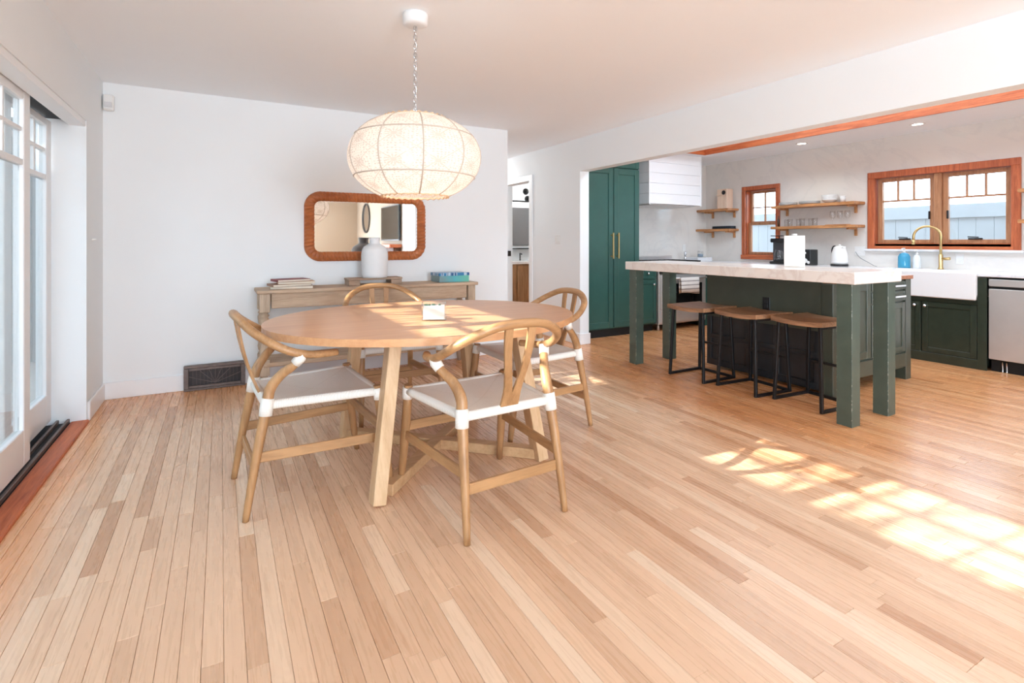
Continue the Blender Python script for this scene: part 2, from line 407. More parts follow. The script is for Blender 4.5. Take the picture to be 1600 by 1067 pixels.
bm = bmesh.new(); tl = bm.verts.layers.float.new('tone')
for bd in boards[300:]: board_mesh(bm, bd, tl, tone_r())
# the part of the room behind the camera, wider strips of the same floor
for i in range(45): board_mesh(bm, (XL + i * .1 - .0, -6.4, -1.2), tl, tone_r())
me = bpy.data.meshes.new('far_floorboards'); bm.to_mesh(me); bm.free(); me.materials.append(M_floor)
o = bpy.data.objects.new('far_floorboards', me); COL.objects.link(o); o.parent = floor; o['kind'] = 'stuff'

# left wall: sliding door opening y .05..4.46, z 0..2.03 ; living window y -5.4..-1.4
DY0, DY1, DZ = .05, 4.46, 2.03
wl = MB()
wl.box(-1.05, DY1, 0, XL, YB + .15, H); wl.box(-1.05, DY0, DZ, XL, DY1, H); wl.box(-1.05, -1.4, 0, XL, DY0, H)
wl.box(-1.05, -5.4, 2.3, XL, -1.4, H); wl.box(-1.05, -6.6, 0, XL, -5.4, H); wl.box(-1.05, -5.4, 0, XL, -1.4, .1)
wl = struct(wl.obj('wall_left', M_wall))
wbk = struct(B(XL, YB, 0, 2.756, YB + .14, H).box(2.62, YB + .14, 0, 2.756, 9.0, H).obj('wall_back', M_wall))
# rear wall with a big unseen window added to brighten the room
wf = MB(); wf.box(XL, -6.6, 0, -.3, -6.4, H); wf.box(2.1, -6.6, 0, 8.6, -6.4, H); wf.box(-.3, -6.6, 0, 2.1, -6.4, .3); wf.box(-.3, -6.6, 2.4, 2.1, -6.4, H)
M_beige = plain('beige_wall_paint', (164, 146, 126), .8, noise=.01)
struct(wf.obj('wall_front', M_beige))
struct(B(3.69, -6.4, 0, 3.70, -1.84, H).obj('wall_living', M_beige))
# wall between living room/hall and kitchen (plane x = 3.7..3.83)
HB = 2.05
wh = MB(); wh.box(3.7, 4.96, 0, 3.83, 6.08, H); wh.box(3.7, 6.08, 2.05, 3.83, 6.82, H); wh.box(3.7, 6.82, 0, 3.83, 9.0, H)
wh.box(3.7, -.93, HB, 3.83, 4.96, H + .4); wh.box(3.7, -6.4, 0, 3.83, -.93, H)
wh = struct(wh.obj('wall_right', M_wall))
wfar = struct(B(3.83, 5.87, 0, 6.93, 6.0, HK).obj('wall_far', M_splash))
# kitchen window wall x = 6.93..7.08, two openings
W1 = (2.10, 3.35, 1.19, 1.98); W2 = (4.64, 5.12, 1.02, 1.98)     # y0,y1,z0,z1
wk = MB()
wk.box(6.93, 5.12, 0, 7.08, 6.0, HK); wk.box(6.93, 4.64, 0, 7.08, 5.12, W2[2]); wk.box(6.93, 4.64, W2[3], 7.08, 5.12, HK)
wk.box(6.93, 3.35, 0, 7.08, 4.64, HK); wk.box(6.93, 2.10, 0, 7.08, 3.35, W1[2]); wk.box(6.93, 2.10, W1[3], 7.08, 3.35, HK); wk.box(6.93, -1.1, 0, 7.08, 2.10, HK)
wk = struct(wk.obj('wall_kitchen', M_splash))
struct(B(3.83, -1.2, 0, 7.08, -1.05, HK + .4).obj('wall_near', M_wall))
struct(B(3.83, 8.5, 0, 6.2, 8.6, H).obj('wall_bathroom', M_wall)); struct(B(6.2, 6.0, 0, 6.3, 8.6, H).obj('wall_side', M_wall))
struct(B(2.756, 8.9, 0, 3.7, 9.0, H).obj('wall_hall', M_wall))
# ceilings
struct(B(-1.05, -6.6, H, 3.7, 9.0, H + .1).obj('ceiling', M_ceil))
struct(B(6.03, -1.1, HK, 7.08, 6.0, HK + .1).box(3.83, 5.13, HK, 6.03, 6.0, HK + .1).obj('ceiling_kitchen', M_ceil))
struct(B(3.83, 6.0, H, 6.3, 8.6, H + .1).obj('ceiling_bathroom', M_ceil))
# raised, redwood lined well with a skylight over the kitchen
sk = MB(); sk.box(3.7, -1.1, 3.0, 4.3, 5.2, 3.08); sk.box(5.6, -1.1, 3.0, 6.1, 5.2, 3.08); sk.box(4.3, 4.4, 3.0, 5.6, 5.2, 3.08); sk.box(4.3, -1.1, 3.0, 5.6, -.4, 3.08)
struct(sk.obj('ceiling_well', M_ceil))
fa = struct(B(6.005, -1.05, HK - .012, 6.03, 5.13, 3.0).obj('trim_1', M_redwood_y)); fa['label'] = 'redwood fascia of the raised kitchen ceiling'
struct(B(3.83, 5.105, HK - .012, 6.005, 5.13, 3.0).obj('trim_2', M_redwood_x))
struct(B(3.83, -1.05, HK, 3.842, 5.1, 3.0).obj('trim_3', M_redwood_y))
t = NT('frosted_skylight'); tl = t.n('ShaderNodeBsdfTranslucent'); tl.inputs[0].default_value = (.5, .5, .5, 1); t.l(tl.outputs[0], t.out.inputs[0])
wn_ = struct(B(4.3, -.4, 3.02, 5.6, 4.4, 3.03).obj('window_4', t.m))
for k in range(3): wchild(B(4.3, .75 + k * 1.2, 2.99, 5.6, .8 + k * 1.2, 3.06).obj('skylight_bar', M_trim), wn_)
ro = MB(); ro.box(-2.3, -6.8, 3.12, 4.2, 9.2, 3.2); ro.box(5.7, -6.8, 3.12, 7.75, 9.2, 3.2); ro.box(4.2, -6.8, 3.12, 5.7, -.5, 3.2); ro.box(4.2, 4.5, 3.12, 5.7, 9.2, 3.2)  # unseen slab added to shade the kitchen fence; left eave widened to dim patio
struct(ro.obj('shading_roof', plain('roof_felt', (120, 116, 112), .9)))
# baseboards
def base(name, x0, y0, x1, y1, h=.13):
    struct(B(x0, y0, 0, x1, y1, h, bev=.004).obj(name, M_trim))
base('baseboard_back', XL, YB - .016, 2.77, YB); base('baseboard_left', XL, DY1 + .02, XL + .016, YB - .016)
base('baseboard_hall', 3.684, 4.944, 3.7, 6.02); base('baseboard_end', 3.7, 4.944, 3.845, 4.96)
base('baseboard_living', 3.684, -6.4, 3.7, -.93)
# door casing of the bathroom
tr = MB(); tr.box(3.682, 6.02, 0, 3.7, 6.10, 2.13, bev=.003); tr.box(3.682, 6.10, 2.05, 3.7, 6.80, 2.13, bev=.003); tr.box(3.682, 6.80, 0, 3.7, 6.90, 2.13, bev=.003)
tr = struct(tr.obj('trim_4', M_trim))
wchild(B(3.74, 6.812, 1.0, 3.80, 6.822, 1.08).obj('strike_plate', M_blackm), tr)
struct(B(6.925, .9, .91, 6.932, 2.02, .96).obj('trim_5', M_counter))

# ------------------------------------------------------------------ sliding doors
def slider(n, y0, y1, xc, jamb_only=False):
    root = MB(); th = .022; st = .10; zt = 2.0 if xc < -.95 else 2.018; zb = .045
    root.box(xc - th, y0, zb, xc + th, y0 + st, zt, bev=.004); root.box(xc - th, y1 - st, zb, xc + th, y1, zt, bev=.004)
    root.box(xc - th, y0 + st, zb, xc + th, y1 - st, .235, bev=.004); root.box(xc - th, y0 + st, 1.955, xc + th, y1 - st, zt, bev=.004)
    root.box(xc - .018, y0 + st, 1.612, xc + .018, y1 - st, 1.645, bev=.004)
    d = struct(root.obj('door_%d' % n, M_trim))
    mu = MB(); wd = (y1 - y0 - 2 * st) / 3
    for k in (1, 2): mu.box(xc - .014, y0 + st + wd * k - .01, 1.645, xc + .014, y0 + st + wd * k + .01, 1.955, bev=.003)
    mu.box(xc - .0135, y0 + st, 1.79, xc + .0135, y1 - st, 1.812, bev=.003)
    wchild(mu.obj('muntin', M_trim), d)
    wchild(B(xc - .003, y0 + st, .235, xc + .003, y1 - st, 1.612).obj('glass_pane', M_glass), d)
    wchild(B(xc - .003, y0 + st, 1.645, xc + .003, y1 - st, 1.955).obj('glass_pane', M_glass), d)
    return d
XA, XB2 = -.99, -.915
slider(1, 3.60, 4.44, XA); slider(2, 2.70, 3.70, XB2); slider(3, 1.84, 2.80, XA); slider(4, .95, 1.94, XB2); slider(5, .06, 1.05, XA)
# head slot, sill, tracks
struct(B(-.885, DY0, 1.99, XL - .004, DY1, 2.03, bev=.003).obj('trim_6', M_trim))
struct(B(-1.04, DY0, 2.024, -.887, DY1, 2.031).obj('trim_7', M_dark))
sl = struct(B(-1.05, DY0, -.02, -.865, DY1, .01).obj('trim_8', M_dark))
for xx in (-1.015, -.94, -.885): wchild(B(xx - .008, DY0, .01, xx + .008, DY1, .036, bev=.003).obj('door_track', M_bronze), sl)
struct(B(-.873, DY0, -.01, -.775, DY1, .016, bev=.006).obj('trim_9', M_redwood_y))
# living end window (seen only in reflections) and unseen rear window added for light
def big_window(n, plane, a0, a1, z0, z1, cols, rows):
    f = MB(); g = MB()
    def bx(m, p0, p1, q0, q1, t_):
        if plane == 'x': m.box(-.98 - t_, p0, q0, -.98 + t_, p1, q1)
        else: m.box(p0, -6.5 - t_, q0, p1, -6.5 + t_, q1)
    for p in (a0, a1 - .06): bx(f, p, p + .06, z0, z1, .03)
    bx(f, a0, a1, z0, z0 + .06, .03); bx(f, a0, a1, z1 - .06, z1, .03)
    for k in range(1, cols): p = a0 + (a1 - a0) * k / cols; bx(f, p - .02, p + .02, z0, z1, .02)
    for k in range(1, rows): q = z0 + (z1 - z0) * k / rows; bx(f, a0, a1, q - .015, q + .015, .018)
    bx(g, a0 + .01, a1 - .01, z0 + .01, z1 - .01, .003)
    w_ = struct(f.obj('window_%d' % n, M_trim)); wchild(g.obj('glass_pane', M_glass), w_)
big_window(5, 'x', -5.4, -1.4, .1, 2.3, 6, 3); big_window(6, 'y', -.3, 2.1, .3, 2.4, 5, 3)

# ------------------------------------------------------------------ kitchen windows
def casing(n, y0, y1, z0, z1, c, outer):
    oy0, oy1, oz0, oz1 = outer; m = MB()
    m.box(6.905, oy0, oz1 - c, 6.932, oy1, oz1, bev=.004); m.box(6.905, oy0, oz0, 6.932, oy0 + c, oz1 - c, bev=.004); m.box(6.905, oy1 - c, oz0, 6.932, oy1, oz1 - c, bev=.004)
    m.box(6.93, y0 - .012, z0, 7.07, y0 + .002, z1); m.box(6.93, y1 - .002, z0, 7.07, y1 + .012, z1); m.box(6.93, y0, z1 - .002, 7.07, y1, z1 + .012)
    return struct(m.obj('window_%d' % n, M_redwood_z))
w1 = casing(1, *W1, .075, (2.025, 3.425, 1.12, 2.055))
wchild(B(6.88, 2.0, 1.105, 6.935, 3.45, 1.13, bev=.003).obj('marble_sill', M_counter), w1)
wchild(B(6.93, 2.10, 1.16, 7.07, 3.35, 1.195).obj('bottom_frame', M_redwood_y), w1)
wchild(B(6.90, 2.08, 1.13, 6.932, 3.37, 1.165).obj('stool_board', M_redwood_y), w1)
wchild(B(6.94, 2.69, 1.19, 7.05, 2.76, 1.98, bev=.004).obj('mullion_post', M_sash), w1)
for (a, b) in ((2.11, 2.69), (2.76, 3.34)):
    s = MB(); x0, x1 = 6.975, 7.02
    s.box(x0, a, 1.195, x1, a + .05, 1.975, bev=.003); s.box(x0, b - .05, 1.195, x1, b, 1.975, bev=.003)
    s.box(x0, a + .05, 1.195, x1, b - .05, 1.24, bev=.003); s.box(x0, a + .05, 1.93, x1, b - .05, 1.975, bev=.003)
    so_ = wchild(s.obj('sash', M_sash), w1)
    mu = MB(); zt = 1.69
    mu.box(6.985, a + .05, zt, 7.01, b - .05, zt + .02)
    for k in (1, 2): yy = a + .05 + (b - a - .1) * k / 3; mu.box(6.9845, yy - .009, zt + .02, 7.0095, yy + .009, 1.93)
    q = mu.obj('muntin', M_sash); q.parent = so_
    q = B(6.996, a + .05, 1.24, 6.999, b - .05, 1.93).obj('glass_pane', M_glass); q.parent = so_
    q = MB().box(6.955, (a + b) / 2 - .06, 1.24, 6.975, (a + b) / 2 + .06, 1.255, bev=.003).tube([(6.96, (a + b) / 2 - .03, 1.262), (6.95, (a + b) / 2 + .06, 1.268)], .006, 8).obj('crank_handle', M_blackm); q.parent = so_
for yy in (2.64, 2.81): wchild(B(6.955, yy - .008, 1.47, 6.975, yy + .008, 1.56, bev=.003).obj('sash_latch', M_blackm), w1)
w2 = casing(2, *W2, .06, (4.575, 5.185, .955, 2.045))
wchild(B(6.90, 4.56, .955, 6.932, 5.20, 1.02, bev=.003).obj('apron_board', M_redwood_y), w2)
wchild(B(6.93, 4.64, .99, 7.07, 5.12, 1.025).obj('bottom_frame', M_redwood_y), w2)
for z0, z1, x0, nm in ((1.025, 1.50, 6.975, 0), (1.48, 1.975, 7.02, 1)):
    s = MB(); x1 = x0 + .04; a, b = 4.642, 5.118
    s.box(x0, a, z0, x1, a + .04, z1, bev=.003); s.box(x0, b - .04, z0, x1, b, z1, bev=.003); s.box(x0, a + .04, z0, x1, b - .04, z0 + .04, bev=.003); s.box(x0, a + .04, z1 - .035, x1, b - .04, z1, bev=.003)
    so_ = wchild(s.obj('sash', M_sash), w2)
    if nm:
        q = MB().box(x0 + .01, a + .04, (z0 + z1) / 2 - .008, x1 - .01, b - .04, (z0 + z1) / 2 + .008).box(x0 + .009, (a + b) / 2 - .009, z0 + .04, x1 - .011, (a + b) / 2 + .009, z1 - .035).obj('muntin', M_sash); q.parent = so_
    q = B(x0 + .018, a + .04, z0 + .04, x0 + .021, b - .04, z1 - .035).obj('glass_pane', M_glass); q.parent = so_

# ------------------------------------------------------------------ outside
struct(B(-60, -60, -.2, 60, 60, -.12).obj('ground', M_ground))
fe = thing('fence', 'pale blue grey board fence outside the kitchen windows', 'fence', (9.3, 3, 0))
for k in range(46):
    y = -.6 + k * .2; W(B(9.3, y, 0, 9.325, y + .199, 1.60, bev=.004), 'board', M_ext2, fe)
W(B(9.27, -.6, 1.56, 9.34, 8.6, 1.76, bev=.006), 'cap_rail', M_ext2, fe)
fe = thing('fence', 'pale patio fence standing outside the white sliding doors', 'fence', (-3.0, 2, 0))
for k in range(34):
    y = -1.2 + k * .3; W(B(-3.0, y, -.12, -2.97, y + .3, 2.58, bev=.008), 'board', M_ext, fe)
W(B(-3.04, -1.2, 2.58, -2.93, 9.0, 2.66, bev=.006), 'cap_rail', M_ext, fe)
fe = thing('fence', 'pale cross fence closing the far end of the patio', 'fence', (-2, 7.6, 0))
for k in range(7): W(B(-2.9 + k * .27, 7.6, -.12, -2.632 + k * .27, 7.63, 2.5, bev=.008), 'board', M_ext3, fe)
W(B(-2.92, 7.57, 2.5, -1.05, 7.66, 2.57, bev=.006), 'cap_rail', M_ext3, fe)
# tree that dapples the sun
M_leaf = plain('green_leaf', (96, 128, 62), .6, noise=.25, nscale=5); M_bark = plain('bark', (98, 82, 66), .9, noise=.2)
def tree(label, x, y, zc, r, n, br):
    tr_ = thing('tree', label, 'tree', (x, y, -.12))
    tk = MB(); tk.tube([(x, y, -.12), (x + .05, y, 1.2), (x - .04, y + .05, zc)], [.09, .07, .04], 8)
    for k in range(br):
        a = random.random() * 2 * PI; e = random.uniform(.1, .9); q = Vector((x + math.cos(a) * r, y + math.sin(a) * r, zc + e * .8))
        tk.tube([(x, y, zc - random.random() * .7), ((x + q.x) / 2, (y + q.y) / 2, zc + e * .25), q], [.03, .02, .006], 6)
    W(tk, 'trunk', M_bark, tr_)
    lf = MB()
    for k in range(n):
        while True:
            p = Vector([random.uniform(-1, 1) for _ in range(3)])
            if p.length < 1: break
        p = Vector((x, y, zc + .35)) + Vector((p.x * r, p.y * r, p.z * r * .7)); s_ = random.uniform(.035, .075)
        u = Vector([random.gauss(0, 1) for _ in range(3)]).normalized(); v = u.cross(Vector((.3, .5, .8))).normalized()
        vs = [lf.b.verts.new(p + u * s_ * a + v * s_ * .5 * b) for a, b in ((-1, 0), (0, -1), (1, 0), (0, 1))]; lf.b.faces.new(vs)
    o = W(lf, 'foliage', M_leaf, tr_); o['kind'] = 'stuff'
tree('leafy green tree beyond the patio fence, far end', -3.9, 4.0, 3.1, 1.0, 430, 7)
tree('leafy green tree beyond the patio fence, near end', -4.1, 2.1, 3.25, .8, 260, 8)

# ------------------------------------------------------------------ wishbone chairs
def make_chair(label, loc, rz):
    t_ = thing('dining_chair', label, 'chair', loc, rz, 'wishbone chairs around the dining table')
    # seat
    n = 16; rows = []
    for i in range(n + 1):
        v = i / n; y = -.235 + .485 * v; hw = .215 + .055 * v; r = []
        for j in range(n + 1):
            u = j / n * 2 - 1; sag = .028 * (1 - u * u) * (1 - (2 * v - 1) ** 2)
            r.append((hw * u, y, .497 - sag))
        rows.append(r)
    low = [[(p[0], p[1], p[2] - .022) for p in r] for r in rows]
    sm = MB(); sm.grid(rows, smooth=True); sm.grid(low, smooth=True)
    cs = [(-.215, -.235), (.215, -.235), (.272, .25), (-.272, .25)]
    for k in range(4):
        a, b = cs[k], cs[(k + 1) % 4]; P = [Vector((a[0] + (b[0] - a[0]) * q / 8, a[1] + (b[1] - a[1]) * q / 8, .482)) for q in range(9)]
        sm.tube(P, .021, 10)
    sm.obj('seat', M_cord, t_)
    for s_ in (-1, 1):
        rear = crom([(s_ * .247, -.325, 0), (s_ * .238, -.285, .24), (s_ * .226, -.238, .48), (s_ * .222, -.222, .555), (s_ * .238, -.18, .615), (s_ * .268, -.135, .655), (s_ * .288, -.105, .692)], 5)
        N = len(rear); rd = [(.0145 + .0095 * min(1, i / (N * .3))) if i < N * .5 else .024 - .007 * (i - N * .5) / (N * .5) for i in range(N)]
        MB().tube(rear, rd, 12).obj('leg', M_oak, t_)
        fr = [(s_ * .288, .318, 0), (s_ * .284, .30, .12), (s_ * .279, .28, .27), (s_ * .274, .262, .42), (s_ * .272, .252, .512)]
        MB().tube(fr, [.0145, .0195, .0235, .0225, .021], 12).obj('leg', M_oak, t_)
        # side stretcher
        MB().bar((s_ * .279, .275, .262), (s_ * .236, -.272, .262), .016, .045, bev=.003).obj('stretcher', M_oak_y, t_)
        # cord wraps
        MB().tube([(s_ * .229, -.243, .44), (s_ * .226, -.238, .48), (s_ * .224, -.232, .515)], .0285, 12).obj('cord_wrap', M_wrap, t_)
        MB().tube([(s_ * .2745, .262, .445), (s_ * .272, .254, .50)], .0275, 12).obj('cord_wrap', M_wrap, t_)
        MB().tube([(s_ * .2755, -.126, .668), (s_ * .288, -.108, .692), (s_ * .2895, -.103, .712)], [.023, .0255, .025], 12).obj('cord_wrap', M_wrap, t_)
    MB().bar((-.24, -.283, .20), (.24, -.283, .20), .018, .046, bev=.003).obj('stretcher', M_oak_x, t_)
    MB().bar((-.275, .272, .305), (.275, .272, .305), .018, .046, bev=.003).obj('stretcher', M_oak_x, t_)
    # bow: arms and back in one bent rod
    half = [(.258, .058, .694), (.282, .0, .697), (.293, -.08, .705), (.291, -.16, .730), (.268, -.235, .773), (.212, -.298, .820), (.116, -.336, .860), (0, -.346, .870)]
    P = crom(half + [(-a, b, c) for a, b, c in half[-2::-1]], 5); N = len(P)
    rd = [.0165 + .003 * math.sin(PI * i / (N - 1)) for i in range(N)]
    MB().tube(P, rd, 12, flat=1.15).obj('back_rail', M_oak_x, t_)
    # Y splat
    poly = [(-.036, 0), (.036, 0), (.037, .06), (.052, .14), (.076, .24), (.085, .31), (.084, .395), (.05, .395), (.052, .31), (.040, .24), (.014, .16), (0, .135),
            (-.014, .16), (-.040, .24), (-.052, .31), (-.05, .395), (-.084, .395), (-.085, .31), (-.076, .24), (-.052, .14), (-.037, .06)]
    # split into strips so that it can bow with the back
    sp_ = MB()
    def yb(z): return -.240 - .100 * (z / .37) - .014 * math.sin(PI * z / .37)
    def strip(L, th=.006):
        fr_, bk = [], []
        for (xa, xb, z) in L:
            fr_.append([(xa, yb(z) + th, z + .487), (xb, yb(z) + th, z + .487), (xb, yb(z) - th, z + .487), (xa, yb(z) - th, z + .487)])
        sp_.grid(fr_, True, True, False)
    strip([(-.045, .045, 0), (-.044, .044, .04), (-.043, .043, .075)])
    for s_ in (-1, 1):
        L = [(.0005, .043, .075), (.008, .046, .11), (.019, .053, .155), (.028, .062, .205), (.035, .070, .26), (.038, .076, .32), (.038, .077, .375)]
        strip([(s_ * a, s_ * b, z) for a, b, z in L])
    sp_.obj('splat', M_oak, t_)
    return t_
R = math.radians
ch = make_chair('near wishbone chair with its back to the camera, cream cord seat', (1.09, 2.24, 0), R(3))
dup(ch, (.40, 2.80, 0), R(-86), 'wishbone chair left of the table, facing the kitchen, nearest the white doors')
dup(ch, (1.805, 2.985, 0), R(91), 'wishbone chair at the kitchen end of the table')
dup(ch, (1.085, 3.745, 0), R(180), 'wishbone chair between the table and the pine console')

# ------------------------------------------------------------------ dining table
TX, TY, TZ = 1.08, 2.94, .78
dt = thing('dining_table', 'oval light oak dining table on splayed trestle legs', 'table', (TX, TY, 0))
poly = [(TX + .90 * math.cos(a * 2 * PI / 72), TY + .745 * math.sin(a * 2 * PI / 72)) for a in range(72)]
W(MB().prism(poly, TZ - .036, TZ, bev=.008), 'tabletop', M_top, dt)
feet = [(.632, 2.405), (1.56, 2.46), (.675, 3.33), (1.56, 3.36)]; tops = [(.745, 2.52), (1.46, 2.56), (.75, 3.3), (1.46, 3.3)]
for (fx, fy), (tx, ty) in zip(feet, tops):
    W(MB().bar((fx, fy, .0), (tx, ty, TZ - .036), .062, .085, up=(0, 1, 0), bev=.003), 'leg', M_tleg, dt)
W(MB().bar((.69, 2.46, .028), (1.55, 3.34, .028), .07, .055, bev=.003), 'floor_beam', M_tbeam, dt)
W(MB().bar((.70, 3.31, .0281), (1.55, 2.49, .0281), .07, .0551, bev=.003), 'floor_beam', M_tbeam, dt)
W(MB().bar((.745, 2.54, .715), (1.46, 3.29, .715), .07, .06, bev=.003), 'top_beam', M_tbeam, dt)
W(MB().bar((.75, 3.29, .7151), (1.46, 2.57, .7151), .07, .0601, bev=.003), 'top_beam', M_tbeam, dt)
# acrylic napkin block
nb = thing('napkin_holder', 'small clear acrylic box of white napkins on the dining table', 'napkin holder', (1.03, 2.72, TZ), R(-24))
m = MB(); hx, hy, hh, th = .066, .026, .10, .004
m.box(-hx, -hy, 0, hx, hy, th); m.box(-hx, -hy, th, hx, -hy + th, hh); m.box(-hx, hy - th, th, hx, hy, hh); m.box(-hx, -hy + th, th, -hx + th, hy - th, hh); m.box(hx - th, -hy + th, th, hx, hy - th, hh)
m.obj('acrylic_box', M_acryl, nb)
B(-.058, -.019, .005, .058, .019, .082, bev=.002).obj('napkin_stack', plain('napkin_white', (236, 238, 236), .8), nb)
m = MB()
for k, (x, sc) in enumerate(((-.042, 1.2), (-.026, .8), (-.004, 1.), (.03, .6))):
    m.lathe([(0, 0), (.011 * sc, .002), (.012 * sc, .006), (.006 * sc, .009), (0, .010)], (x, .004 * (-1) ** k, .081), 8)
m.obj('greenery_sprig', plain('dark_green_sprig', (52, 84, 60), .6, noise=.3), nb)

# ------------------------------------------------------------------ pendant
PX, PY, PZ = .915, 2.70, 1.665
pd = thing('pendant_lamp', 'round white crocheted pendant lamp hanging over the dining table', 'lamp', (PX, PY, H))
W(MB().lathe([(.02, -.062), (.05, -.062), (.066, -.055), (.068, -.01), (.066, 0)], (PX, PY, H), 32), 'ceiling_canopy', M_trim, pd)
a, b_ = .352, .212
prof = []
for k in range(33):
    th = math.radians(-62 + 126 * k / 32); ce = math.cos(th); se = math.sin(th)
    prof.append((a * abs(ce) ** .9, b_ / math.sin(math.radians(63)) * se * .98))
sh = W(MB().lathe(prof, (PX, PY, PZ), 60, caps=False, uvn=(10, 4)), 'lamp_shade', M_shade, pd)
M_wire = plain('white_wire_rib', (196, 184, 172), .6)
for k in range(10):
    an_ = 2 * PI * k / 10 + .1
    P = [(PX + (r + .001) * math.cos(an_), PY + (r + .001) * math.sin(an_), PZ + z) for r, z in prof[::2]]
    q = W(MB().tube(P, .0038, 6), 'rib', M_wire, pd)
for zi in (9, 16 + 7):
    r, z = prof[zi]; W(MB().tube([(PX + (r + .001) * math.cos(2 * PI * k / 48), PY + (r + .001) * math.sin(2 * PI * k / 48), PZ + z) for k in range(48)], .0038, 6, closed=True), 'hoop', M_wire, pd)
for zi, nm in ((0, 'bottom_rim'), (32, 'top_rim')):
    r, z = prof[zi]; W(MB().tube([(PX + r * math.cos(2 * PI * k / 60), PY + r * math.sin(2 * PI * k / 60), PZ + z + (.004 if k % 2 else -.004)) for k in range(60)], .005, 6, closed=True), nm, plain(nm + '_cord', (226, 196, 160), .7), pd)
r, z = prof[32]; m = MB()
for k in range(3):
    an_ = 2 * PI * k / 3; m.tube([(PX, PY, PZ + z), (PX + r * math.cos(an_), PY + r * math.sin(an_), PZ + z)], .003, 6)
m.tube([(PX, PY, PZ + z + .02), (PX, PY, PZ + .09)], .012, 10)
W(m, 'spider_frame', M_trim, pd)
m = MB(); zc = PZ + z + .02; k = 0
while zc < H - .075:
    pts = []
    for q in range(14):
        c_, s_ = math.cos(2 * PI * q / 14), math.sin(2 * PI * q / 14)
        pts.append((PX + (c_ * .009 if k % 2 else 0), PY + (0 if k % 2 else c_ * .009), zc + .013 + s_ * .017))
    m.tube(pts, .0028, 6, closed=True, up=(0, 1, 0) if k % 2 else (1, 0, 0)); zc += .024; k += 1
m.tube([(PX + .006 * math.sin(q * 1.1), PY + .006 * math.cos(q * 1.1), PZ + z + (H - .06 - PZ - z) * q / 24) for q in range(25)], .002, 6)
W(m, 'chain', M_chrome, pd)
for k in range(3):
    an_ = 2 * PI * k / 3 + YAW * -1 + .1; bx_, by_ = PX + .085 * math.cos(an_), PY + .085 * math.sin(an_)
    hol = W(MB().tube([(PX, PY, PZ + .09), (bx_, by_, PZ + .07)], .007, 8).lathe([(.013, 0), (.013, .04)], (bx_, by_, PZ + .03), 12), 'bulb_holder', M_trim, pd)
    q = MB().lathe([(.0, -.03), (.018, -.022), (.026, -.004), (.022, .016), (.012, .03)], (bx_, by_, PZ + .005), 16).obj('bulb', M_bulb); q.parent = hol
    ld = bpy.data.lights.new('pendant_glow', 'POINT'); ld.energy = 1.05; ld.color = (1, .90, .82); ld.shadow_soft_size = .03
    lo_ = bpy.data.objects.new('pendant_glow', ld); COL.objects.link(lo_); lo_.location = (bx_, by_, PZ - .03)

# ------------------------------------------------------------------ console table and what stands on it
CY0, CY1, CZ = 4.60, 4.985, .822; CX0, CX1 = .25, 2.20
ct = thing('console_table', 'weathered pine console table with turned legs against the white wall', 'table', ((CX0 + CX1) / 2, 4.8, 0))
W(B(CX0, CY0, CZ - .028, CX1, CY1, CZ, bev=.005), 'tabletop', M_pine_x, ct)
W(B(CX0 + .11, CY0 + .035, CZ - .15, CX1 - .11, CY0 + .06, CZ - .028, bev=.002), 'apron', M_pine_x, ct)
W(B(CX0 + .03, CY0 + .1, CZ - .15, CX0 + .055, CY1 - .1, CZ - .028, bev=.002), 'apron', M_pine_z, ct)
W(B(CX1 - .055, CY0 + .1, CZ - .15, CX1 - .03, CY1 - .1, CZ - .028, bev=.002), 'apron', M_pine_z, ct)
lp = [(.034, .26), (.034, .27), (.024, .285), (.033, .30), (.036, .33), (.03, .37), (.022, .42), (.021, .47), (.028, .52), (.035, .555), (.037, .58), (.026, .60), (.036, .615), (.024, .63), (.034, .64)]
for x in (CX0 + .06, CX1 - .06):
    for y in (CY0 + .06, CY1 - .06):
        W(MB().box(x - .038, y - .038, CZ - .18, x + .038, y + .038, CZ - .028, bev=.003).lathe(lp, (x, y, 0), 20).box(x - .036, y - .036, .13, x + .036, y + .036, .26, bev=.003).lathe([(.018, 0), (.026, .03), (.032, .09), (.024, .12), (.03, .13)], (x, y, 0), 16), 'leg', M_pine_z, ct)
W(B(CX0 + .05, CY0 + .02, .20, CX1 - .05, CY1 - .02, .235, bev=.004), 'lower_shelf', M_pine_x, ct)
# books
bc = [('red', (128, 34, 38), 'thin dark red paperback on top of the left book stack'), ('tan', (206, 176, 140), 'tan book second from the top of the left stack'),
      ('brown', (150, 112, 88), 'brown book third from the top of the left stack'), ('white', (214, 202, 188), 'off white book at the bottom of the left stack')]
zb = CZ
for i, (nm, c, lab) in enumerate(reversed(bc)):
    wd, dp, hh = (.33 - i * .02, .21 - i * .008, .019); rz = (-.10, .16, -.02, .22)[i]; cx, cy = .53 + (.0, -.02, .03, -.01)[i], 4.79
    bk = thing('book', lab, 'book', (cx, cy, zb + .0006), rz, 'books stacked on the left of the console')
    mc = plain('book_cover_' + nm, c, .5)
    B(-wd / 2, -dp / 2, 0, wd / 2, dp / 2, .002).box(-wd / 2, -dp / 2, hh - .0025, wd / 2, dp / 2, hh - .0005).box(-wd / 2, -dp / 2, .002, -wd / 2 + .003, dp / 2, hh - .0025).obj('cover', mc, bk)
    B(-wd / 2 + .003, -dp / 2 + .003, .002, wd / 2 - .003, dp / 2 - .003, hh - .0025).obj('pages', MATS.get('book_pages') or plain('book_pages', (228, 218, 200), .8), bk)
    zb += hh + .0003
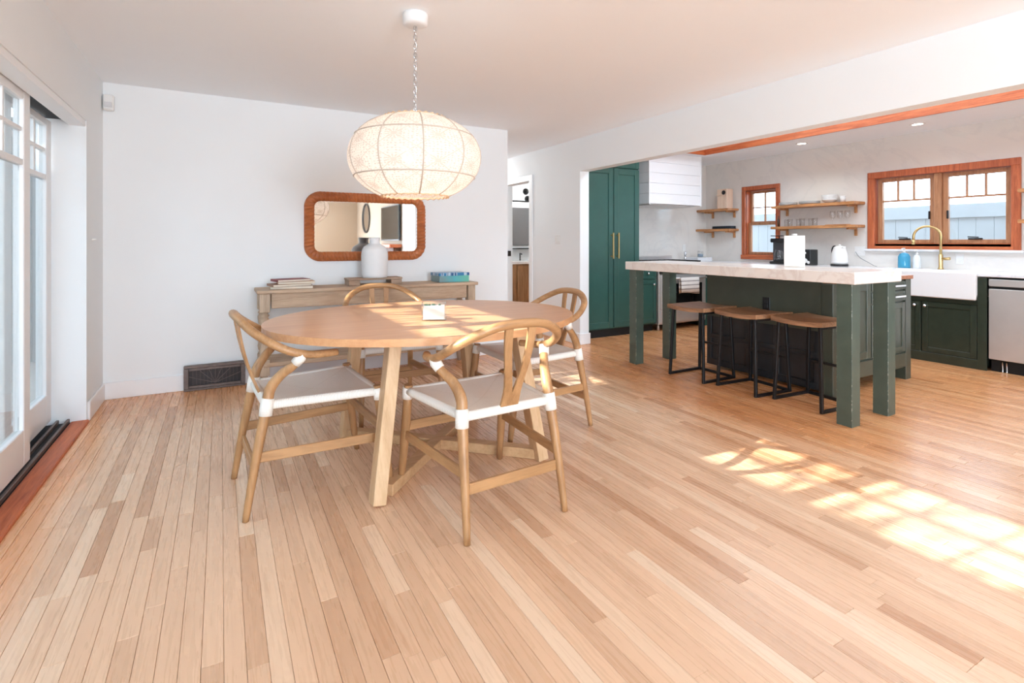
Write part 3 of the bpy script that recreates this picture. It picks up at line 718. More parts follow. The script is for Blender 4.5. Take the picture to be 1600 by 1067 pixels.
# riser and vase
rs = thing('wooden_riser', 'small weathered wooden riser under the white vase', 'stand', (1.225, 4.79, CZ))
W(B(.98, 4.70, CZ + .048, 1.47, 4.88, CZ + .066, bev=.003), 'riser_top', M_riser, rs)
for x0 in (.985, 1.365): W(B(x0, 4.702, CZ, x0 + .10, 4.878, CZ + .048, bev=.003), 'foot_block', M_riser, rs)
W(B(1.085, 4.702, CZ, 1.365, 4.878, CZ + .008), 'base_slat', M_riser, rs)
vz = CZ + .066
vp = [(0, 0), (.108, 0), (.114, .006), (.116, .03), (.119, .12), (.120, .20), (.116, .245), (.100, .278), (.070, .298), (.052, .308), (.047, .318), (.048, .345), (.052, .366), (.049, .368), (.043, .36), (.041, .33), (.0, .32)]
tag(MB().lathe(vp, (0, 0, 0), 40, caps=False).obj('vase', M_vase), 'matte white bottle shaped vase on the wooden riser', 'vase').location = (1.235, 4.79, vz)
# boxed game
gb = thing('puzzle_box', 'turquoise lidded box at the right end of the pine console', 'box', (1.985, 4.80, CZ), R(3))
t = NT('landscape_print'); v = t.coord('Object'); sp = t.n('ShaderNodeSeparateXYZ'); t.l(v, sp.inputs[0])
t.pr(t.ramp(t.mth('ADD', t.mth('MULTIPLY', sp.outputs[0], 2.2), t.mth('MULTIPLY_ADD', t.noise(v, 12.), .3, .35)), [(.2, lin((122, 150, 152))), (.5, lin((90, 180, 190))), (.9, lin((120, 196, 170)))]), .4)
B(-.16, -.10, 0, .16, .10, .062, bev=.002).obj('box_body', t.m, gb)
t = NT('lid_print'); v = t.coord('Object', (22, 22, 1)); n = t.noise(v, 1.2, 2)
t.pr(t.ramp(n, [(.44, lin((38, 92, 142))), (.5, lin((214, 230, 238))), (.56, lin((60, 130, 176)))]), .4)
B(-.163, -.103, .062, .163, .103, .09, bev=.002).obj('box_lid', t.m, gb)

# wall mirror
MX0, MX1, MZ0, MZ1 = .655, 1.80, 1.035, 1.675
mr = thing('wall_mirror', 'wide mirror in a rope carved red brown wooden frame', 'mirror', ((MX0 + MX1) / 2, YB, (MZ0 + MZ1) / 2))
def rrect(x0, x1, z0, z1, r, seg=14, step=.006):
    P = []
    cs = [(x1 - r, z1 - r, 0), (x0 + r, z1 - r, 90), (x0 + r, z0 + r, 180), (x1 - r, z0 + r, 270)]
    for i, (cx, cz, a0) in enumerate(cs):
        arc = [(cx + r * math.cos(math.radians(a0 + 90 * k / seg)), cz + r * math.sin(math.radians(a0 + 90 * k / seg))) for k in range(seg + 1)]
        P += arc; nx_ = cs[(i + 1) % 4]; e = (nx_[0] + r * math.cos(math.radians(nx_[2])), nx_[1] + r * math.sin(math.radians(nx_[2])))
        L = math.hypot(e[0] - arc[-1][0], e[1] - arc[-1][1]); q = int(L / step)
        P += [(arc[-1][0] + (e[0] - arc[-1][0]) * k / q, arc[-1][1] + (e[1] - arc[-1][1]) * k / q) for k in range(1, q)]
    return P
hw = .044; P = rrect(MX0 + hw, MX1 - hw, MZ0 + hw, MZ1 - hw, .10, 16); N = len(P); rows = []; s_ = 0
for i in range(N):
    x, z = P[i]; x2, z2 = P[(i + 1) % N]; xp, zp = P[i - 1]; tx, tz = x2 - xp, z2 - zp; L = math.hypot(tx, tz); nx_, nz_ = tz / L, -tx / L
    s_ += math.hypot(x2 - x, z2 - z); ring = []
    for k in range(14):
        an_ = PI * k / 13; tw = .009 * math.sin(2 * PI * s_ / .034 + an_ * 1.6)
        rr_ = hw + tw * math.sin(an_)
        ring.append((x + nx_ * rr_ * math.cos(an_), YB - .012 - (.03 + tw) * math.sin(an_), z + nz_ * rr_ * math.cos(an_)))
    ring += [(x - nx_ * hw, YB - .001, z - nz_ * hw), (x + nx_ * hw, YB - .001, z + nz_ * hw)]
    rows.append(ring)
rows.append(rows[0]); W(MB().grid(rows, True), 'frame', M_frame, mr)
pl = rrect(MX0 + 2 * hw - .012, MX1 - 2 * hw + .012, MZ0 + 2 * hw - .012, MZ1 - 2 * hw + .012, .05, 8, .2)
m = MB(); vs = [m.b.verts.new((x, YB - .014, z)) for x, z in pl]; vb = [m.b.verts.new((x, YB - .002, z)) for x, z in pl]
m.b.faces.new(vs); m.b.faces.new(vb[::-1])
for k in range(len(pl)): m.b.faces.new((vs[k], vs[(k + 1) % len(pl)], vb[(k + 1) % len(pl)], vb[k]))
W(m, 'mirror_glass', M_mirror, mr)

# floor register
rg = thing('wall_register', 'dark bronze heating register low on the white back wall', 'vent', (-.04, YB, 0))
m = MB(); x0, x1, yf = -.262, .182, 4.955
m.box(x0, yf, .0, x1, YB - .016, .018, bev=.003); m.box(x0, yf, .182, x1, YB - .016, .205, bev=.004); m.box(x0, yf, .018, x0 + .035, YB - .016, .182, bev=.003); m.box(x1 - .035, yf, .018, x1, YB - .016, .182, bev=.003)
m.box(x0 + .035, yf + .008, .018, x1 - .035, yf + .02, .04, bev=.002); m.box(x0 + .035, yf + .008, .16, x1 - .035, yf + .02, .182, bev=.002)
W(m, 'frame', M_bronze, rg); W(B(x0 + .035, yf + .03, .03, x1 - .035, yf + .034, .17), 'back_plate', plain('register_dark', (52, 44, 44), .6, noise=.1), rg)
m = MB(); cx = (x0 + x1) / 2
for an_ in (-70, -45, -22, 0, 22, 45, 70):
    a_ = math.radians(an_); L = .11 / max(math.cos(a_), .55); m.bar((cx, yf + .024, .045), (cx + math.sin(a_) * L, yf + .024, .045 + math.cos(a_) * L), .004, .006, up=(0, 1, 0))
for k in range(1, 14): m.bar((x0 + .035 + k * .0267, yf + .027, .04), (x0 + .035 + k * .0267, yf + .027, .16), .002, .003, up=(0, 1, 0))
W(m, 'grille', M_bronze, rg)
# small wall devices
o = thing('motion_sensor', 'small white sensor box high in the room corner', 'sensor', (-.755, 4.98, 2.28))
B(-.028, -.025, -.06, .04, .03, .06, bev=.008).obj('housing', M_plastic, o); B(-.018, -.029, -.04, .03, -.024, .0, bev=.003).obj('lens', plain('sensor_lens', (210, 210, 212), .3), o)
tag(MB().lathe([(0, 0), (.006, .003), (.008, .01), (.005, .018), (.004, .026)], (0, 0, 0), 12, M=Matrix.Rotation(PI / 2, 4, 'Y')).obj('wall_hook', M_plastic), 'tiny white knob on the wall beside the sliding doors', 'hook').location = (XL + .0, 4.62, 1.23)
def plate(name, label, cat, loc, rz, m, n, col=M_plastic, w_=.07):
    o = thing(name, label, cat, loc, rz)
    B(-w_ / 2, -.006, -.058, w_ / 2, 0, .058, bev=.003).obj('cover_plate', col, o)
    for k in range(n):
        dx, dz = ((k - (n - 1) / 2) * .045, 0) if cat == 'switch' else (0, (k - .5) * .04)
        B(dx - .015, -.009, dz - (.03 if cat == 'switch' else .014), dx + .015, -.006, dz + (.03 if cat == 'switch' else .014), bev=.002).obj('rocker' if cat == 'switch' else 'socket', m, o)
    return o
plate('light_switch', 'white double light switch on the wall left of the green cabinet', 'switch', (3.7, 5.42, 1.245), -PI / 2, M_plastic, 2, w_=.12)

# ------------------------------------------------------------------ bathroom seen through the doorway
vn = thing('bathroom_vanity', 'oak bathroom vanity with white basin top seen through the doorway', 'vanity', (4.7, 8.2, 0))
W(B(4.1, 7.98, .12, 5.9, 8.495, .82, bev=.003), 'body', M_vanity, vn); W(B(4.08, 7.95, .82, 5.92, 8.495, .87, bev=.004), 'basin_top', M_porc, vn)
for x in (4.12, 4.57, 5.02, 5.47): W(B(x, 7.96, .15, x + .43, 7.98, .80, bev=.003), 'door', M_vanity, vn)
W(B(4.15, 8.04, 0, 5.85, 8.49, .12), 'plinth', M_dark, vn)
fa_ = MB().tube(crom([(4.82, 8.3, .87), (4.82, 8.3, .97), (4.80, 8.27, 1.0), (4.77, 8.15, .99)], 4), .012, 8)
tag(fa_.obj('bathroom_faucet', M_blackm), 'black faucet on the bathroom basin beyond the doorway', 'faucet')
tag(B(4.1, 8.38, 1.08, 5.9, 8.49, 1.1, bev=.002).obj('wall_shelf', M_blackm), 'thin black shelf above the bathroom basin', 'shelf')
o = thing('bathroom_mirror', 'frameless bathroom mirror above the black shelf', 'mirror', (5, 8.49, 1.5)); W(B(4.2, 8.485, 1.15, 5.8, 8.495, 1.86), 'mirror_glass', plain('grey_mirror', (150, 150, 152), .25, .8), o)
o = thing('vanity_light', 'glowing white light bar over the bathroom mirror', 'lamp', (4.9, 8.42, 1.93))
W(MB().tube([(4.3, 8.42, 1.925), (5.5, 8.42, 1.925)], .032, 12), 'glowing_tube', emis('tube_glow', (1, .98, .94), 5.), o); W(B(4.3, 8.45, 1.95, 5.5, 8.49, 1.99), 'wall_bar', M_blackm, o)
for i, (x, z) in enumerate(((5.06, 2.17), (5.10, 2.03))):
    tag(MB().lathe([(0, 0), (.02, .0), (.025, .015), (.05, .012), (.055, .02), (.06, .012), (.062, 0)], (0, 0, 0), 24, M=Matrix.Translation((x, 8.5, z)) @ Matrix.Rotation(PI / 2, 4, 'X')).obj('wall_rosette', M_blackm), ('upper round black rosette on the bathroom wall', 'lower round black rosette just above the bathroom light')[i], 'decoration')
hl = bpy.data.lights.new('hall_light', 'POINT'); hl.energy = 26; hl.shadow_soft_size = .15; hl.color = (1, .96, .94); ho = bpy.data.objects.new('hall_light', hl); COL.objects.link(ho); ho.location = (3.1, 7.5, 2.25)
bl = bpy.data.lights.new('bathroom_light', 'POINT'); bl.energy = 34; bl.shadow_soft_size = .1; bo = bpy.data.objects.new('bathroom_light', bl); COL.objects.link(bo); bo.location = (4.9, 7.6, 2.1)

# ------------------------------------------------------------------ tall green cabinet
def shaker(root, axis, pos, a0, a1, z0, z1, m, rail=.06, th=.02, name='door', knob=None, panel=.008):
    """door in plane y=pos (axis 'y', faces -y) or x=pos (axis 'x', faces -x)"""
    def bx(mb, p0, p1, q0, q1, d0, d1, bev=0):
        if axis == 'y': mb.box(p0, pos + d0, q0, p1, pos + d1, q1, bev=bev)
        else: mb.box(pos + d0, p0, q0, pos + d1, p1, q1, bev=bev)
    mb = MB(); bx(mb, a0, a0 + rail, z0, z1, -th, 0, .0025); bx(mb, a1 - rail, a1, z0, z1, -th, 0, .0025)
    bx(mb, a0 + rail, a1 - rail, z0, z0 + rail, -th, 0, .0025); bx(mb, a0 + rail, a1 - rail, z1 - rail, z1, -th, 0, .0025)
    bx(mb, a0 + rail, a1 - rail, z0 + rail, z1 - rail, -th + panel, 0)
    d = W(mb, name, m, root)
    if knob:
        kx, kz = knob; M_ = Matrix.Translation((kx, pos - th, kz)) @ Matrix.Rotation(PI / 2, 4, 'X') if axis == 'y' else Matrix.Translation((pos - th, kx, kz)) @ Matrix.Rotation(-PI / 2, 4, 'Y')
        k_ = MB().lathe([(.007, 0), (.006, .012), (.013, .018), (.0165, .026), (.012, .032), (0, .034)], (0, 0, 0), 14, M=M_).obj('knob', M_chrome)
        k_.parent = d
    return d
tc_ = thing('tall_cabinet', 'tall dark green pantry cabinet with two doors and brass pulls', 'cabinet', (4.37, 5.5, 0))
W(B(3.90, 5.20, .10, 4.835, 5.86, 2.455), 'body', M_green, tc_); W(B(3.93, 5.215, 0, 4.82, 5.84, .10), 'plinth', M_dark, tc_)
for a0, a1, hx_ in ((3.935, 4.393, 4.355), (4.405, 4.832, 4.445)):
    d = shaker(tc_, 'y', 5.20, a0, a1, .115, 2.16, M_green, .075, .022, panel=.012)
    q = MB().bar((hx_, 5.135, 1.00), (hx_, 5.135, 1.33), .018, .018, up=(0, 1, 0), bev=.002).bar((hx_, 5.178, 1.03), (hx_, 5.135, 1.03), .014, .014).bar((hx_, 5.178, 1.30), (hx_, 5.135, 1.30), .014, .014).obj('handle', M_brass)
    q.parent = d
    shaker(tc_, 'y', 5.20, a0, a1, 2.175, 2.44, M_green, .06, .022, panel=.01)
# narrow base cabinet
nc = thing('base_cabinet', 'narrow dark green cabinet between the pantry and the range', 'cabinet', (5.0, 5.5, 0))
W(B(4.84, 5.22, .10, 5.168, 5.86, .875), 'body', M_green, nc); shaker(nc, 'y', 5.22, 4.845, 5.163, .12, .70, M_green, .055, knob=(5.10, .64)); shaker(nc, 'y', 5.22, 4.845, 5.163, .715, .865, M_green, .03, name='drawer', knob=(5.0, .79))
W(B(4.84, 5.28, 0, 5.168, 5.84, .10), 'plinth', M_dark, nc)
# range
rn = thing('range_cooker', 'wide stainless and black range cooker under the white hood', 'oven', (5.62, 5.5, 0)); rx0, rx1, ry = 5.175, 6.09, 5.17
W(B(rx0, ry, .09, rx1, 5.86, .90, bev=.004), 'body', M_steel, rn)
W(B(rx0 + .02, ry - .025, .30, rx1 - .02, ry, .76, bev=.004), 'oven_door', M_steel, rn)
W(B(rx0 + .10, ry - .0275, .36, rx1 - .10, ry - .024, .64), 'oven_window', plain('oven_black_glass', (18, 18, 20), .08), rn)
W(B(rx0 + .02, ry - .02, .11, rx1 - .02, ry, .285, bev=.004), 'drawer', M_steel, rn)
W(B(rx0 + .01, ry - .03, .775, rx1 - .01, ry, .89, bev=.004), 'control_panel', M_rubber, rn)
W(MB().tube([(rx0 + .06, ry - .075, .715), (rx1 - .06, ry - .075, .715)], .012, 10).bar((rx0 + .1, ry - .02, .715), (rx0 + .1, ry - .075, .715), .014, .014).bar((rx1 - .1, ry - .02, .715), (rx1 - .1, ry - .075, .715), .014, .014), 'handle', M_steel, rn)
for k in range(6): W(MB().lathe([(.022, 0), (.02, .03), (0, .031)], (0, 0, 0), 14, M=Matrix.Translation((rx0 + .12 + k * .135, ry - .03, .835)) @ Matrix.Rotation(PI / 2, 4, 'X')), 'knob', M_steel, rn)
W(B(rx0, ry - .01, .90, rx1, 5.86, .918, bev=.003), 'cooktop', M_rubber, rn)
for k in range(3):
    m = MB(); gx = rx0 + .03 + k * .29
    for q in range(4): m.box(gx + q * .085, ry + .05, .918, gx + q * .085 + .012, 5.76, .948)
    m.box(gx, ry + .05, .935, gx + .267, ry + .062, .947); m.box(gx, 5.74, .935, gx + .267, 5.752, .947); W(m, 'grate', M_rubber, rn)
W(B(rx0 - .25, 5.80, .915, rx1, 5.868, 1.0, bev=.006), 'back_guard', M_steel, rn)
for x in (rx0 + .05, rx1 - .05): W(MB().lathe([(.018, 0), (.014, .09)], (x, ry + .06, 0), 10), 'leg', M_steel, rn)
tw = MB(); rows = []
for i in range(17):
    u = i / 16; x = 5.50 + .36 * u; wv = .004 * math.sin(u * 17)
    rows.append([(x, ry - .055 + wv, .50 + .012 * math.sin(u * 5)), (x, ry - .052 + wv, .60), (x, ry - .056, .70), (x, ry - .068, .732), (x, ry - .082, .732), (x, ry - .094, .70), (x, ry - .098 - wv, .60), (x, ry - .099 - wv, .52 - .03 * u)])
t = NT('striped_towel'); sp = t.n('ShaderNodeSeparateXYZ'); t.l(t.coord('Object'), sp.inputs[0])
st_ = t.mth('GREATER_THAN', t.mth('SINE', t.mth('MULTIPLY', sp.outputs[2], 2 * PI / .055)), .72)
t.pr(t.mix(st_, lin((236, 234, 230)), lin((146, 142, 140))), .9)
tw = tag(tw.grid(rows).obj('tea_towel', t.m), 'white striped tea towel hanging on the oven handle', 'towel')
sm_ = tw.modifiers.new('thickness', 'SOLIDIFY'); sm_.thickness = .006
# range hood: shiplap boards
hd = thing('range_hood', 'boxy white shiplap range hood mounted up to the ceiling', 'hood', (5.65, 5.6, 1.75)); hx0, hx1, hy = 5.115, 6.145, 5.29
W(B(hx0 + .012, hy + .012, 1.745, hx1 - .012, 5.868, HK), 'core', M_trim, hd); nbd = 5; bh = (HK - 1.74) / nbd
for k in range(nbd):
    z0 = 1.74 + k * bh; W(B(hx0, hy, z0 + .002, hx1, hy + .012, z0 + bh - .002, bev=.002), 'board', M_trim, hd)
    W(B(hx0, hy + .012, z0 + .002, hx0 + .012, 5.868, z0 + bh - .002, bev=.002), 'side_board', M_trim, hd); W(B(hx1 - .012, hy + .012, z0 + .002, hx1, 5.868, z0 + bh - .002, bev=.002), 'side_board', M_trim, hd)
W(B(hx0 - .003, hy - .004, 1.735, hx0 + .02, hy, HK), 'corner_trim', M_trim, hd); W(B(hx1 - .02, hy - .004, 1.735, hx1 + .003, hy, HK), 'corner_trim', M_trim, hd)
W(B(hx0 + .08, hy + .06, 1.725, hx1 - .08, 5.82, 1.745, bev=.003), 'filter_panel', M_steel, hd)

# ------------------------------------------------------------------ far base cabinets, worktops, sink, dishwasher
fb = thing('base_cabinet', 'dark green base cabinets under the window wall, behind the island', 'cabinet', (6.6, 4.5, 0))
W(B(6.32, 3.12, .10, 6.92, 5.86, .875), 'body', M_olive, fb); W(B(6.37, 3.12, 0, 6.9, 5.86, .10), 'plinth', M_dark, fb)
for k in range(4):
    y = 3.13 + k * .51; shaker(fb, 'x', 6.32, y, y + .50, .12, .68, M_olive, knob=(y + .45, .62)); shaker(fb, 'x', 6.32, y, y + .50, .695, .865, M_olive, .03, name='drawer', knob=(y + .26, .78))
cb = thing('base_cabinet', 'dark green corner cabinet right of the range', 'cabinet', (6.2, 5.5, 0)); W(B(6.095, 5.22, .0, 6.315, 5.86, .875), 'body', M_green, cb); shaker(cb, 'y', 5.22, 6.10, 6.31, .12, .865, M_green, .045)
sc_ = thing('sink_cabinet', 'dark olive cabinet with two doors under the white sink', 'cabinet', (6.6, 2.55, 0))
W(B(6.30, 2.10, .03, 6.92, 3.115, .645), 'body', M_dkolive, sc_)
W(B(6.28, 2.08, .0, 6.30, 2.15, .875, bev=.002), 'face_post', M_dkolive, sc_); W(B(6.28, 3.06, .0, 6.30, 3.115, .875, bev=.002), 'face_post', M_dkolive, sc_)
W(B(6.28, 2.15, .0, 6.30, 3.06, .09, bev=.002), 'toe_rail', M_dkolive, sc_); W(B(6.28, 2.15, .61, 6.30, 3.06, .65, bev=.002), 'top_rail', M_dkolive, sc_)
shaker(sc_, 'x', 6.30, 2.155, 2.60, .095, .605, M_dkolive, .05, knob=(2.565, .565)); shaker(sc_, 'x', 6.30, 2.61, 3.055, .095, .605, M_dkolive, .05, knob=(2.655, .565))
# apron sink
sy0, sy1 = 2.15, 3.06; sx0 = 6.245
sb = MB(); sb.box(sx0, sy0, .655, sx0 + .03, sy1, .918, bev=.009); sb.box(sx0 + .03, sy0, .70, sx0 + .50, sy0 + .025, .917, bev=.004); sb.box(sx0 + .03, sy1 - .025, .70, sx0 + .50, sy1, .917, bev=.004); sb.box(sx0 + .48, sy0 + .025, .70, sx0 + .505, sy1 - .025, .917, bev=.004); sb.box(sx0 + .03, sy0 + .025, .68, sx0 + .48, sy1 - .025, .70)
sk_ = thing('farmhouse_sink', 'white apron front farmhouse sink below the wide window', 'sink', (6.5, 2.6, .655)); W(sb, 'basin', M_porc, sk_)
W(MB().lathe([(.04, 0), (.042, .004), (.02, .003), (0, .002)], (6.5, 2.6, .7), 18), 'drain', M_steel, sk_)
ct_ = MB(); ct_.box(6.27, 3.062, .885, 6.93, 5.868, .915, bev=.004); ct_.box(6.752, 2.148, .885, 6.93, 3.062, .9151, bev=.0); ct_.box(6.27, .9, .885, 6.93, 2.148, .915, bev=.004); ct_.box(6.092, 5.2, .885, 6.27, 5.868, .9149)
tag(ct_.obj('worktop', M_counter), 'white marble worktop along the window wall around the sink', 'worktop')
tag(B(4.838, 5.20, .88, 5.17, 5.795, .91, bev=.003).obj('worktop', M_counter), 'short white marble worktop left of the range', 'worktop')
dw = thing('dishwasher', 'stainless steel dishwasher right of the sink at the picture edge', 'dishwasher', (6.6, 1.78, 0))
W(B(6.31, 1.475, .11, 6.9, 2.07, .875), 'body', M_dark, dw); W(B(6.275, 1.48, .12, 6.31, 2.065, .775, bev=.004), 'door', M_steel, dw)
W(B(6.275, 1.48, .80, 6.31, 2.065, .865, bev=.004), 'control_strip', M_steel, dw); W(B(6.30, 1.49, .775, 6.312, 2.055, .80), 'handle_recess', M_rubber, dw)
W(B(6.34, 1.48, 0, 6.36, 2.065, .11), 'kick_plate', M_dark, dw)
for y in (1.98, 1.95): W(MB().lathe([(.012, 0), (.008, .01), (.008, .12)], (6.325, y, 0), 10), 'foot', M_chrome, dw)
rc = thing('base_cabinet', 'dark olive base cabinet beyond the dishwasher', 'cabinet', (6.6, 1.1, 0)); W(B(6.31, .9, 0, 6.92, 1.47, .875), 'body', M_olive, rc); shaker(rc, 'x', 6.31, .92, 1.46, .12, .865, M_olive, knob=(1.40, .75))
# faucet
fy, fx = 2.65, 6.83
fc = thing('kitchen_faucet', 'tall brushed brass gooseneck faucet behind the sink', 'faucet', (fx, fy, .915))
P = [(fx, fy, .915), (fx, fy, 1.27)] ; arc = [(fx - .03 * (1 - math.cos(a_)), fy + .115 * (1 - math.cos(a_)), 1.27 + .115 * math.sin(a_)) for a_ in [PI * k / 14 for k in range(15)]]
W(MB().tube([P[0]] + arc + [(fx - .062, fy + .232, 1.20)], .0125, 12), 'spout', M_brass, fc)
W(MB().lathe([(.028, 0), (.026, .012), (.02, .02), (.0195, .16), (.0135, .165)], (fx, fy, .915), 18), 'base', M_brass, fc)
W(MB().tube([(fx, fy, 1.03), (fx - .01, fy - .05, 1.03), (fx - .012, fy - .085, 1.035)], [.014, .014, .017], 10), 'lever', M_brass, fc)
W(MB().tube([(fx - .06, fy + .230, 1.235), (fx - .062, fy + .232, 1.185)], .0155, 12), 'spray_head', M_brass, fc)
def bottle(label, cx, cy, w_, m_, h_):
    o = thing('soap_bottle', label, 'bottle', (cx, cy, .9155), 0, 'bottles beside the faucet')
    MB().lathe([(0, 0), (w_, 0), (w_ * 1.03, h_ * .1), (w_, h_ * .75), (w_ * .75, h_ * .92), (w_ * .3, h_), (0, h_)], (0, 0, 0), 20, caps=False).obj('bottle_body', m_, o)
    MB().lathe([(.013, h_ - .002), (.013, h_ + .02), (.005, h_ + .022), (.005, h_ + .045)], (0, 0, 0), 12).bar((.008, 0, h_ + .05), (-.045, .0, h_ + .046), .016, .01).obj('pump', M_plastic, o)
M_blue = plain('blue_dish_soap', (74, 172, 212), .12, Transmission_Weight=.25)
bottle('blue hand soap pump bottle beside the faucet', 6.80, 2.985, .058, M_blue, .175)
bottle('clear pump bottle between the blue soap and the faucet', 6.80, 2.86, .036, plain('clear_lotion', (222, 228, 230), .15), .155)
o = thing('soap_dish', 'small dark tray under the clear pump bottle', 'tray', (6.80, 2.86, .9152))
# replaced below: tray is a thin slab the bottles stand beside
bpy.data.objects.remove(o)

# ------------------------------------------------------------------ shelves and things on them
def wavy(y0, y1, xf, z0, th, amp=.01, seed=0):
    n = 24; rnd = random.Random(seed); ph = rnd.random() * 6
    P = [(xf + amp * math.sin(ph + 9 * k / n) + amp * .5 * math.sin(ph * 2 + 23 * k / n), y0 + (y1 - y0) * k / n) for k in range(n + 1)]
    poly = [(6.928, y0), *[p for p in P], (6.928, y1)]
    return MB().prism(poly[::-1], z0, z0 + th, bev=.004)
SH = []
for (y0, y1, zt, lab, ys) in ((5.25, 5.865, 1.725, 'upper live edge shelf in the corner by the hood', (5.32, 5.72)), (5.25, 5.865, 1.415, 'lower live edge shelf in the corner by the hood', (5.32, 5.72)),
                          (3.46, 4.56, 1.71, 'upper long live edge shelf between the two kitchen windows', (3.56, 4.46)), (3.46, 4.56, 1.425, 'lower long live edge shelf between the two kitchen windows', (3.56, 4.46)),
                          (1.1, 1.985, 1.725, 'upper live edge shelf right of the wide window, cut by the picture edge', (1.2, 1.93)), (1.1, 1.985, 1.43, 'lower live edge shelf right of the wide window, cut by the picture edge', (1.2, 1.93))):
    s_ = thing('wall_shelf', lab, 'shelf', (6.93, (y0 + y1) / 2, zt), 0, 'live edge shelves on the kitchen wall'); W(wavy(y0, y1, 6.69, zt - .035, .035, seed=len(SH)), 'shelf_board', M_shelf, s_)
    for y in ys: W(MB().box(6.90, y - .012, zt - .135, 6.929, y + .012, zt - .035).bar((6.72, y, zt - .046), (6.92, y, zt - .046), .024, .022), 'bracket', M_brass if y0 < 2 else M_shelf, s_)
    SH.append(zt)
# wooden gadget on corner shelf
o = thing('wooden_coffee_grinder', 'pale wooden box with a dark round knob on the upper corner shelf', 'box', (6.80, 5.40, 1.726))
B(-.07, -.09, 0, .07, .09, .30, bev=.004).obj('body', M_board, o); B(-.085, -.092, .20, -.07, .092, .212, bev=.002).obj('ledge', M_board, o)
MB().lathe([(0, 0), (.03, 0), (.034, .006), (.03, .014), (.012, .012), (.01, .02), (0, .021)], (0, 0, 0), 18, M=Matrix.Translation((-.07, -.035, .245)) @ Matrix.Rotation(-PI / 2, 4, 'Y')).obj('dial', M_blackm, o)
# dark folded cloths
cm = MB(); 
for k in range(3): cm.prism([(-.085 + .006 * math.sin(a_ * 3 + k), -.19 + .004 * math.cos(a_ * 2)) if False else (.085 * math.copysign(abs(math.cos(a_)) ** .4, math.cos(a_)) + .004 * math.sin(a_ * 3 + k), .18 * math.copysign(abs(math.sin(a_)) ** .4, math.sin(a_))) for a_ in [2 * PI * q / 24 for q in range(24)]], k * .014, k * .014 + .0135, bev=.004)
tag(cm.obj('folded_cloth', plain('dark_teal_cloth', (34, 44, 52), .9, noise=.3, nscale=40)), 'dark folded cloth on the lower corner shelf', 'cloth').location = (6.80, 5.42, 1.4155)
# plates on upper shelf
M_stone = plain('white_stoneware', (226, 226, 224), .25)
def platestack(label, y, n, r, grp):
    for k in range(n):
        o = tag(MB().lathe([(0, .0), (r * .55, 0), (r * .95, .010), (r, .014), (r * .93, .014), (r * .5, .005), (0, .005)], (0, 0, 0), 28, caps=False).obj('plate', M_stone), label[k], 'plate', grp); o.location = (6.805, y, 1.7105 + k * .009)
ordn = ('bottom', 'second', 'third', 'top')
platestack(['white plate, %s of the low stack at the left of the upper shelf' % q for q in ordn], 4.38, 4, .115, 'low stack of white plates')
platestack(['white plate, %s of the low stack in the middle of the upper shelf' % q for q in ordn], 4.08, 4, .125, 'middle stack of white plates')
for k in range(5):
    tag(MB().lathe([(0, 0), (.04, 0), (.085, .035), (.092, .048), (.086, .046), (.04, .008), (0, .006)], (0, 0, 0), 28, caps=False).obj('bowl', M_stone), 'white bowl, %s of the nested pile on the upper shelf' % ('bottom', 'second', 'third', 'fourth', 'top')[k], 'bowl', 'nested white bowls').location = (6.805, 3.82, 1.7105 + k * .014)
tag(MB().lathe([(0, 0), (.03, 0), (.034, .08), (.031, .08), (.028, .006), (0, .006)], (0, 0, 0), 20, caps=False).obj('cup', M_stone), 'white cup beside the bowls on the upper shelf', 'cup').location = (6.805, 3.66, 1.7105)
# glasses on the lower shelf
def tumbler(label, y, x, h_=.10, stem=False):
    p = [(0, .0), (.028, 0), (.034, h_), (.0325, h_), (.027, .006), (0, .006)] if not stem else [(0, 0), (.03, 0), (.004, .006), (.004, .07), (.03, .10), (.033, .14), (.028, .18), (.0265, .18), (.031, .14), (.028, .105), (0, .08)]
    tag(MB().lathe(p, (0, 0, 0), 20, caps=False).obj('drinking_glass', M_gls), label, 'glass', 'drinking glasses on the lower shelf').location = (x, y, 1.4255)
names = ['leftmost', 'second', 'third', 'fourth', 'fifth', 'sixth']
for k in range(6): tumbler('clear tumbler, %s in the left row on the lower long shelf' % names[k], 4.42 - k * .085, 6.78 if k % 2 else 6.84, .10)
for k in range(3): tumbler('clear stemmed glass, %s from the left at the right end of the lower long shelf' % ('first', 'second', 'third')[k], 3.78 - k * .09, 6.80, stem=True)
tag(B(-.05, -.13, 0, .05, .13, .008, bev=.002).obj('serving_board', M_shelf), 'thin wooden tray under the stemmed glasses', 'tray') .location = (6.735, 3.68, 1.4255)
tag(MB().lathe([(0, 0), (.016, 0), (.016, .09), (.006, .12), (.006, .15), (0, .15)], (0, 0, 0), 14, caps=False).obj('oil_bottle', plain('dark_oil', (70, 50, 34), .15)), 'slim dark bottle at the left end of the lower long shelf', 'bottle').location = (6.79, 4.51, 1.4255)

